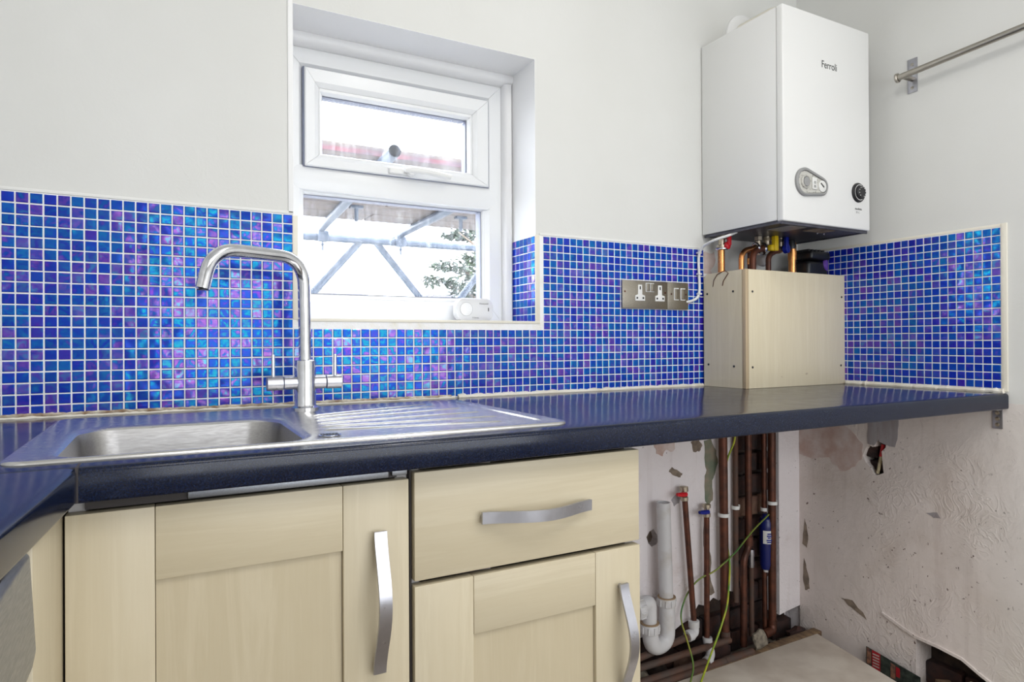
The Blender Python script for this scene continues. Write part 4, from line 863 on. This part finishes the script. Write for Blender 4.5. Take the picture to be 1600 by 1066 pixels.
t = pipe_thing('riser_pipe', 'copper riser with soldered offset in the middle of the brick chase', 'pipe', [(1.998, -.005, .869), (1.998, -.005, .365), (1.966, -.012, .335), (1.955, -.020, .05)], .0112, 'copper_dull', .03)
obj('solder_joint', MB().lathe([(.0138, 0), (.0138, .03)], (1.998, -.005, .372), (0, 0, 1), 16), 'copper_dull', t)
t = pipe_thing('riser_pipe', 'thin copper pipe with torn tape beside the offset riser', 'pipe', [(2.010, .008, .345), (2.008, .006, .06)], .0085, 'copper_dusty')
obj('tape', MB().lathe([(.0095, 0), (.011, .01), (.0098, .03), (.011, .05), (.0095, .06)], (2.010, .008, .29), (0, 0, 1), 12), 'satin', t)
t = pipe_thing('riser_pipe', 'copper pipe running down into the navy water filter', 'pipe', [(2.078, .004, .869), (2.078, .004, .47)], .0090, 'copper_dull'); clip(t, 2.078, .004, .474, .0088)
t = pipe_thing('riser_pipe', 'thick copper riser, rightmost of the tall pipes with white clip', 'pipe', [(2.110, -.020, .095), (2.113, -.020, .869)], .0130, 'copper_dull'); clip(t, 2.112, -.020, .500, .0130)
obj('elbow_joint', MB().lathe([(.0150, 0), (.0150, .025)], (2.110, -.02, .085), (0, 0, 1), 18).tube([(2.110, -.02, .095), (2.105, -.024, .075), (2.06, -.028, .072)], .0145, 16, .015), 'copper_dull', t)
t = pipe_thing('riser_pipe', 'thin copper pipe leaving the bottom of the navy filter', 'pipe', [(2.076, .003, .285), (2.074, .0, .03)], .0085, 'copper_dull')
fi = thing('water_filter', 'navy blue inline water filter canister with white label', 'filter', (2.082, .0, .27))
obj('canister', MB().lathe([(.012, 0), (.018, .004), (.020, .012), (.022, .02), (.0235, .14), (.0235, .165), (.021, .168), (.021, .176), (.017, .180), (.012, .190)], (2.080, -.002, .275), (0, 0, 1), 28), 'navy', fi)
obj('collar', MB().lathe([(.012, 0), (.0125, .008)], (2.080, -.002, .268), (0, 0, 1), 18), 'white_waste', fi)
lb = MB(); bm_ = lb.bm; cols = []
for k in range(13):
    a = math.radians(-165 + k * 11); cols.append([bm_.verts.new((2.080 + .0240 * math.cos(a), -.002 + .0240 * math.sin(a), zz)) for zz in (.368, .412)])
for a, b in zip(cols, cols[1:]): bm_.faces.new((a[0], b[0], b[1], a[1]))
lbo = obj('label_sleeve', lb, 'paper', fi)
for k, (w_, z_) in enumerate(((.012, .402), (.016, .395), (.010, .389), (.018, .381), (.014, .374))):
    s_ = MB(); aa = math.radians(-118)
    c0 = Vector((2.080 + .0244 * math.cos(aa), -.002 + .0244 * math.sin(aa), z_)); tn = Vector((-math.sin(aa), math.cos(aa), 0))
    q = [c0 - tn * w_ / 2 - Vector((0, 0, .0022)), c0 + tn * w_ / 2 - Vector((0, 0, .0022)), c0 + tn * w_ / 2 + Vector((0, 0, .0022)), c0 - tn * w_ / 2 + Vector((0, 0, .0022))]
    nn = Vector((math.cos(aa), math.sin(aa), 0)) * .0012
    s_.bm.faces.new([s_.bm.verts.new(p + nn) for p in q]); obj('print_line', s_, 'blue', lbo, smooth=False)
# level pipes near the floor
t = pipe_thing('floor_pipe', 'dusty copper pipe rising to the upper white elbow, topmost of the level pipes', 'pipe', [(1.04, -.055, .08), (1.40, -.045, .118), (1.695, -.045, .150)], .0100, 'copper_dusty', 0)
t = pipe_thing('floor_pipe', 'dusty copper pipe along the wall base, second of the level pipes', 'pipe', [(1.04, -.052, .10), (1.86, -.044, .10)], .0105, 'copper_dusty', 0)
t = pipe_thing('floor_pipe', 'dusty copper pipe ending at the lower white elbow', 'pipe', [(1.04, -.079, .078), (1.750, -.068, .070)], .0115, 'copper_dusty', 0)
t = pipe_thing('floor_pipe', 'dusty copper pipe lying nearest the floor board', 'pipe', [(1.04, -.096, .060), (1.925, -.078, .062)], .0115, 'copper_dusty', 0)
obj('joint_sleeve', MB().lathe([(.013, 0), (.013, .12)], (1.80, -.0805, .062), (1, .02, 0), 16), 'copper_dusty', t)
# the stand-off from the wall moves each of these a little to the left
for o_ in list(bpy.data.objects):
    dd = {'waste_pipe': (-.030, .016), 'isolated_pipe': (-.031, .014), 'isolated_pipe.001': (-.030, .012), 'riser_pipe': (-.031, 0), 'riser_pipe.001': (-.017, 0), 'riser_pipe.002': (-.006, 0), 'riser_pipe.003': (.008, 0), 'riser_pipe.005': (-.024, 0)}.get(o_.name)
    if dd: o_.location.x += dd[0]; o_.location.z += dd[1]
# earth cables
e1 = obj('earth_cable', MB().tube([(1.890, -.02, .869), (1.888, -.05, .741), (1.874, -.028, .683), (1.880, -.008, .63), (1.882, -.006, .5), (1.882, -.006, .43), (1.870, -.03, .385), (1.858, -.05, .34), (1.853, -.05, .287), (1.841, -.055, .219), (1.793, -.066, .148), (1.739, -.085, .102), (1.66, -.13, .07), (1.56, -.20, .066), (1.42, -.27, .066)], .0030, 10, .03), 'earth')
tag(e1, 'yellow and green earth cable curving in front of the thick riser', 'cable')
e2 = obj('earth_cable', MB().tube([(2.060, -.030, .471), (1.985, -.032, .432), (1.877, -.052, .376), (1.793, -.045, .328), (1.752, -.022, .309), (1.706, -.015, .267), (1.672, -.02, .205), (1.665, -.07, .13), (1.655, -.10, .09), (1.60, -.14, .066), (1.52, -.20, .066), (1.40, -.26, .066)], .0026, 10, .03), 'earth_green')
tag(e2, 'dull green earth cable running from the filter clip down to the left', 'cable')
# floor board, bearers, rubble
fb = obj('floor_board', MB().prism([(1.20, -.105), (2.222, -.090), (2.146, -.415), (2.09, -.80), (1.20, -.85)], 2, .042, .060, .001), 'board'); tag(fb, 'loose dusty pale board lying on the floor under the worktop', 'board')
for y_, lbl in ((-.14, 'dark timber bearer under the back edge of the floor board'), (-.72, 'dark timber bearer under the front edge of the floor board')):
    tag(obj('floor_bearer', MB().box(1.16, 2.235, y_ - .03, y_ + .022, 0.0, .042, .002), 'timber'), lbl, 'timber')
bt = obj('timber_batten', MB().box(0, .62, -.016, .016, 0, .02, .002, mat=Matrix.Translation((1.66, -.085, .040)) @ Matrix.Rotation(math.radians(1.5), 4, 'Z')), 'timber'); 
bt.location = (0, 0, 0); tag(bt, 'brown rotten batten between the level pipes and the floor board', 'timber')
def rubble(name, c, r, mat, label, seed, sc_=(1, 1, 1), cat='rubble'):
    rnd = random.Random(seed); bm = bmesh.new(); bmesh.ops.create_icosphere(bm, subdivisions=2, radius=r)
    for v in bm.verts:
        v.co *= 1 + 0.35 * mnoise.noise(v.co / r * 1.3 + Vector((seed, 0, 0))); v.co = Vector((v.co.x * sc_[0], v.co.y * sc_[1], v.co.z * sc_[2]))
    mz = min(v.co.z for v in bm.verts)
    for v in bm.verts: v.co += Vector(c) + Vector((0, 0, -mz))
    return tag(obj(name, bm, mat, ang=15), label, cat)
rubble('concrete_lump', (1.962, -.075, .060), .030, 'stone', 'jagged grey concrete lump standing by the foot of the risers', 3, (1, .5, 1.1))
for k, (x_, y_, r_, mt_, lb_) in enumerate([(2.20, -.03, .03, 'brick', 'dark brick fragment in the far corner at the wall foot'), (1.72, .02, .028, 'brick_pale', 'pale brick fragment in the wall foot behind the slanting pipe'), (1.60, .0, .03, 'dirt', 'black rubble lump under the white trap'), (1.51, -.01, .035, 'stone', 'grey mortar lump left of the white trap'), (1.86, .01, .034, 'brick', 'sooty brick fragment behind the thick riser foot'), (1.54, -.03, .022, 'brick_pale', 'pale chip between the trap and the level pipes')]):
    rubble('rubble_lump', (x_, y_, 0.0), r_ * 1.4, mt_, lb_, 10 + k, (1, .8, .8))
# small crumbs nobody could count
mb = MB(); rnd = random.Random(5)
for k in range(420):
    x_, y_ = rnd.uniform(1.1, 2.24), rnd.uniform(-.11, .03); r_ = rnd.uniform(.003, .011); c = Vector((x_, y_, r_ * .5))
    vv = [mb.bm.verts.new(c + Vector(d) * r_ * rnd.uniform(.6, 1.2)) for d in ((1, 0, 0), (-1, 0, 0), (0, 1, 0), (0, -1, 0), (0, 0, 1), (0, 0, -1))]
    for f in ((0, 2, 4), (2, 1, 4), (1, 3, 4), (3, 0, 4), (2, 0, 5), (1, 2, 5), (3, 1, 5), (0, 3, 5)): mb.bm.faces.new([vv[i] for i in f])
o = tag(obj('rubble_crumbs', mb, 'dirt', smooth=False), 'dark crumbs of rubble and soot in the trench at the wall foot', 'rubble'); o['kind'] = 'stuff'
# printed packaging leaning on the right wall foot
mg = thing('magazine', 'torn colour magazine page standing between floor board and right wall', 'magazine', (2.20, -.33, .02))
def page(pts, mat, off): 
    mb = MB(); A = [mb.bm.verts.new((x + off, y, z)) for x, y, z in pts]; B = [mb.bm.verts.new((x + off + .0006, y, z)) for x, y, z in pts]
    n = len(A); mb.bm.faces.new(A); mb.bm.faces.new(B[::-1])
    for i in range(n): mb.bm.faces.new((A[i], A[(i + 1) % n], B[(i + 1) % n], B[i]))
    return mb
def xo(y): return 2.236 + (y + .262) * 0.02
def pg(y0, y1, z0a, z1a, z0b, z1b): return [(xo(y0), y0, z0a), (xo(y1), y1, z0b), (xo(y1), y1, z1b), (xo(y0), y0, z1a)]
obj('cover', page(pg(-.255, -.425, .0, .082, .0, .060), 'x', 0), 'magazine_black', mg, smooth=False)
obj('photo_panel', page(pg(-.258, -.272, .03, .080, .03, .078), 'x', -.0012), 'magazine_photo', mg, smooth=False)
rp_ = obj('red_panel', page(pg(-.275, -.302, .02, .079, .02, .077), 'x', -.0012), 'magazine_red', mg, smooth=False)
for k in range(5):
    obj('print_line', page(pg(-.278, -.299, .030 + k * .009, .034 + k * .009, .030 + k * .009, .034 + k * .009), 'x', -.0020), 'patch_pink', rp_, smooth=False)
obj('photo_panel', page(pg(-.335, -.350, .02, .065, .02, .062), 'x', -.0012), 'magazine_photo', mg, smooth=False)
obj('red_panel', page(pg(-.352, -.364, .03, .06, .03, .058), 'x', -.0012), 'magazine_red', mg, smooth=False)
# broken timber at the right wall foot
b1 = obj('timber_batten', MB().box(-.02, .02, -.17, .17, -.012, .012, .003, mat=Matrix.Translation((2.165, -.60, .053)) @ Matrix.Rotation(math.radians(-38), 4, 'Z')), 'timber'); tag(b1, 'short brown timber batten lying at lower right by the broken wall base', 'timber')
mb = MB().prism(rough_poly([(2.242, -.555), (2.246, -.92), (2.09, -.92), (2.13, -.66), (2.19, -.57)], .004, 6), 2, .072, .104, .002)
for v in mb.bm.verts: v.co.z += 0.012 * mnoise.noise(v.co * 40)
b2 = obj('splintered_board', mb, 'pale_timber'); tag(b2, 'splintered pale board at lower right by the wall', 'board')
tag(obj('timber_block', MB().box(2.12, 2.245, -.92, -.78, 0, .060, .003), 'timber'), 'dark timber block under the splintered board', 'timber')
# stick in the wall hole
stk = thing('wooden_stick', 'pale wooden stick with red tip wedged in the hole of the right wall', 'stick', (XC + .008, -.285, .635))
obj('stick', MB().tube([(XC + .006, -.283, .634), (XC + .010, -.293, .690)], .0052, 8), 'pale_timber', stk)
obj('red_tip', MB().tube([(XC + .010, -.292, .688), (XC + .016, -.296, .726)], .0058, 8), 'red', stk)
# ------------------------------------------------------------------ outside
gr = struct('ground', MB().box(-8, 24, 0.5, 26, -0.6, -0.5), 'grass', smooth=False)
sf = thing('scaffold', 'scaffold deck of planks on tubes outside the window', 'scaffold', (1.5, 1.7, -0.5))
DZ = 1.800
for k in range(6):
    y0 = 0.985 + k * 0.232
    for (xa, xb) in (((-1.2, 1.335), (1.345, 4.2)) if k % 2 else ((-1.2, 1.62 + k * .1), (1.63 + k * .1, 4.2))):
        p = obj('plank', MB().box(xa, xb, y0, y0 + 0.225, DZ, DZ + 0.038 + random.uniform(-.003, .003), .003, 1), 'scaf_plank', sf)
        if k == 0: obj('painted_edge', MB().box(xa + .02 if xa > 0 else xa, xb - .02, y0 - .0035, y0 + .002, DZ - .001, DZ + .017), 'plank_edge', p)
obj('end_band', MB().box(1.612, 1.638, 0.980, 1.215, DZ - .0015, DZ + .040), 'scaf_tube', sf)
for x_, x2, y_ in ((1.035, 1.150, .80), (1.62, 1.655, .93), (2.35, 2.35, .93), (3.1, 3.1, .93), (0.3, .3, .93)):
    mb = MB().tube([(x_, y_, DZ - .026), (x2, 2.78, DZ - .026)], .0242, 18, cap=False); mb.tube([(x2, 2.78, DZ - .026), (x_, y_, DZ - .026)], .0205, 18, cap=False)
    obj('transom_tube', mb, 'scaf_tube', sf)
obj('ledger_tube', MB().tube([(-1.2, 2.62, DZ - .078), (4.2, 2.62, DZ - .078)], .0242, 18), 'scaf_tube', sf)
obj('ledger_tube', MB().tube([(-1.2, 2.72, DZ - .148), (4.2, 2.72, DZ - .10)], .0200, 18), 'scaf_tube', sf) if False else None
for x_ in (-1.0, 0.1, 3.3):
    for y_ in (1.06, 2.56):
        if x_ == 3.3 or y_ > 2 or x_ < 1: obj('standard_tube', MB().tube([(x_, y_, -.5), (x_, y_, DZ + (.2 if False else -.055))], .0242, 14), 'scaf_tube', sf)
obj('ledger_tube', MB().tube([(-1.2, 1.06, DZ - .078), (-0.2, 1.06, DZ - .078)], .0242, 14), 'scaf_tube', sf)
def ext(a, b, f): return tuple(b[i] + (b[i] - a[i]) * f for i in range(3))
for a, b, f in (((1.400, 2.665, 1.718), (1.098, 2.665, 1.375), 1.5), ((1.500, 2.665, 1.730), (1.815, 2.665, 1.360), 1.3), ((2.42, 2.665, 1.745), (2.10, 2.665, 1.352), 1.3)):
    obj('brace_tube', MB().tube([a, ext(a, b, f)], .0242, 16), 'scaf_tube', sf)
for x_, y_ in ((1.148, 2.60), (1.655, 2.60)):
    cpl = obj('coupler', MB().box(x_ - .034, x_ + .034, y_ - .03, y_ + .03, DZ - .108, DZ - .040, .010, 2), 'scaf_tube', sf)
    obj('bolt', MB().tube([(x_ - .006, y_ - .02, DZ - .10), (x_ - .006, y_ - .02, DZ - .165)], .006, 8).lathe([(.012, 0), (.012, .012)], (x_ - .006, y_ - .02, DZ - .135), (0, 0, 1), 6), 'scaf_tube', cpl)
for x_, y_ in ((1.19, 1.95), (1.82, 1.98)):
    obj('plank_clip', MB().box(x_ - .035, x_ + .035, y_ - .02, y_ + .02, DZ - .016, DZ + .001, .003, 1).tube([(x_, y_, DZ - .015), (x_, y_, DZ - .085)], .011, 10), 'scaf_tube', sf)
# tree
tr_ = thing('tree', 'leafy green tree beyond the scaffold at the right of the window', 'tree', (4.6, 6.2, -0.5))
obj('trunk', MB().tube([(4.9, 6.2, -.5), (4.85, 6.2, .6), (4.6, 6.2, 1.4), (4.5, 6.2, 2.4)], [.14, .12, .09, .04], 12), 'bark', tr_)
for k, (e, z0_) in enumerate([((3.15, 5.9, 1.85), 1.1), ((3.4, 6.1, 2.1), 1.3), ((3.7, 6.3, 2.5), 1.5), ((3.9, 5.9, 1.5), 1.0), ((5.4, 6.3, 2.3), 1.4), ((3.55, 6.0, 2.45), 1.6)]):
    s0 = Vector((4.65, 6.2, z0_)); E_ = Vector(e); mid = s0.lerp(E_, .5) + Vector((0, 0, .12))
    obj('branch', MB().tube([s0, mid, E_], [.035, .02, .006], 8), 'bark', tr_)
def leaves(name, blobs, n, mat, seed, size):
    rnd = random.Random(seed); mb = MB(); bm = mb.bm
    for k in range(n):
        c, r = rnd.choice(blobs)
        while True:
            d = Vector((rnd.uniform(-1, 1), rnd.uniform(-1, 1), rnd.uniform(-1, 1)))
            if d.length < 1: break
        p = Vector(c) + Vector((d.x * r[0], d.y * r[1], d.z * r[2])); a = rnd.uniform(0, 6.28); L = size * rnd.uniform(.6, 1.3); ax = Vector((math.cos(a), math.sin(a) * .6, rnd.uniform(-.9, .3))).normalized(); sd = ax.cross(Vector((rnd.uniform(-1, 1), rnd.uniform(-1, 1), 1))).normalized() * L * .27
        v = [bm.verts.new(q) for q in (p, p + ax * L * .5 + sd, p + ax * L, p + ax * L * .5 - sd)]
        bm.faces.new(v)
    return mb
bl = [((4.35, 6.1, 1.55), (.55, .5, .45)), ((4.2, 6.2, 2.05), (.55, .5, .3)), ((4.6, 6.2, 2.6), (.8, .6, .4))]
bd = [((3.45, 6.0, 2.02), (.30, .15, .06)), ((3.25, 5.9, 1.82), (.22, .12, .06)), ((3.75, 6.0, 1.85), (.34, .2, .12)), ((3.85, 6.2, 2.5), (.34, .2, .10)), ((3.60, 6.2, 2.44), (.20, .1, .05)), ((3.62, 6.0, 1.72), (.25, .2, .10)), ((4.0, 6.1, 2.15), (.3, .2, .12))]
o = obj('foliage', leaves('a', bl, 3200, 'leaf', 1, .11), 'leaf', tr_, smooth=False); o['kind'] = 'stuff'
o = obj('foliage', leaves('b', bd, 1300, 'leaf_dark', 2, .085), 'leaf_dark', tr_, smooth=False); o['kind'] = 'stuff'
# neighbouring roofs
hs = thing('house', 'low neighbouring house with grey roof seen at the foot of the window', 'house', (3.4, 12, -0.5))
obj('wall', MB().box(0.8, 4.15, 11.9, 15, -.5, 1.9), 'render', hs, smooth=False)
obj('roof', MB().prism([(11.75, 1.88), (13.4, 2.30), (15.1, 1.88), (15.1, 1.80), (11.75, 1.80)], 0, 0.7, 4.28), 'roof', hs, smooth=False)
hs2 = thing('shed', 'pale shed with low roof behind the tree', 'shed', (6.0, 11, -0.5))
obj('wall', MB().box(5.0, 7.4, 10.6, 12, -.5, 1.75), 'render', hs2, smooth=False)
obj('roof', MB().prism([(10.45, 1.75), (11.3, 2.08), (12.1, 1.75), (12.1, 1.70), (10.45, 1.70)], 0, 4.9, 7.5), 'roof', hs2, smooth=False)
# groups of like things
GROUPS = {'base_cabinet': 'cream base cabinets under the worktop', 'riser_pipe': 'copper pipes in the brick chase', 'boiler_pipe': 'pipes rising to the boiler', 'floor_pipe': 'level copper pipes at the wall foot',
          'isolated_pipe': 'copper pipes ending in lever valves', 'sealant_bead': 'sealant beads round the worktop', 'rubble_lump': 'rubble lumps at the wall foot', 'cable_clip': 'clips on the white flex', 'worktop': 'dark blue worktops',
          'earth_cable': 'earth cables under the worktop', 'timber_batten': 'loose timber battens on the floor', 'floor_bearer': 'bearers under the floor board'}
for o_ in bpy.data.objects:
    if o_.parent is None and 'category' in o_.keys():
        b_ = o_.name.split('.')[0]
        if b_ in GROUPS: o_['group'] = GROUPS[b_]
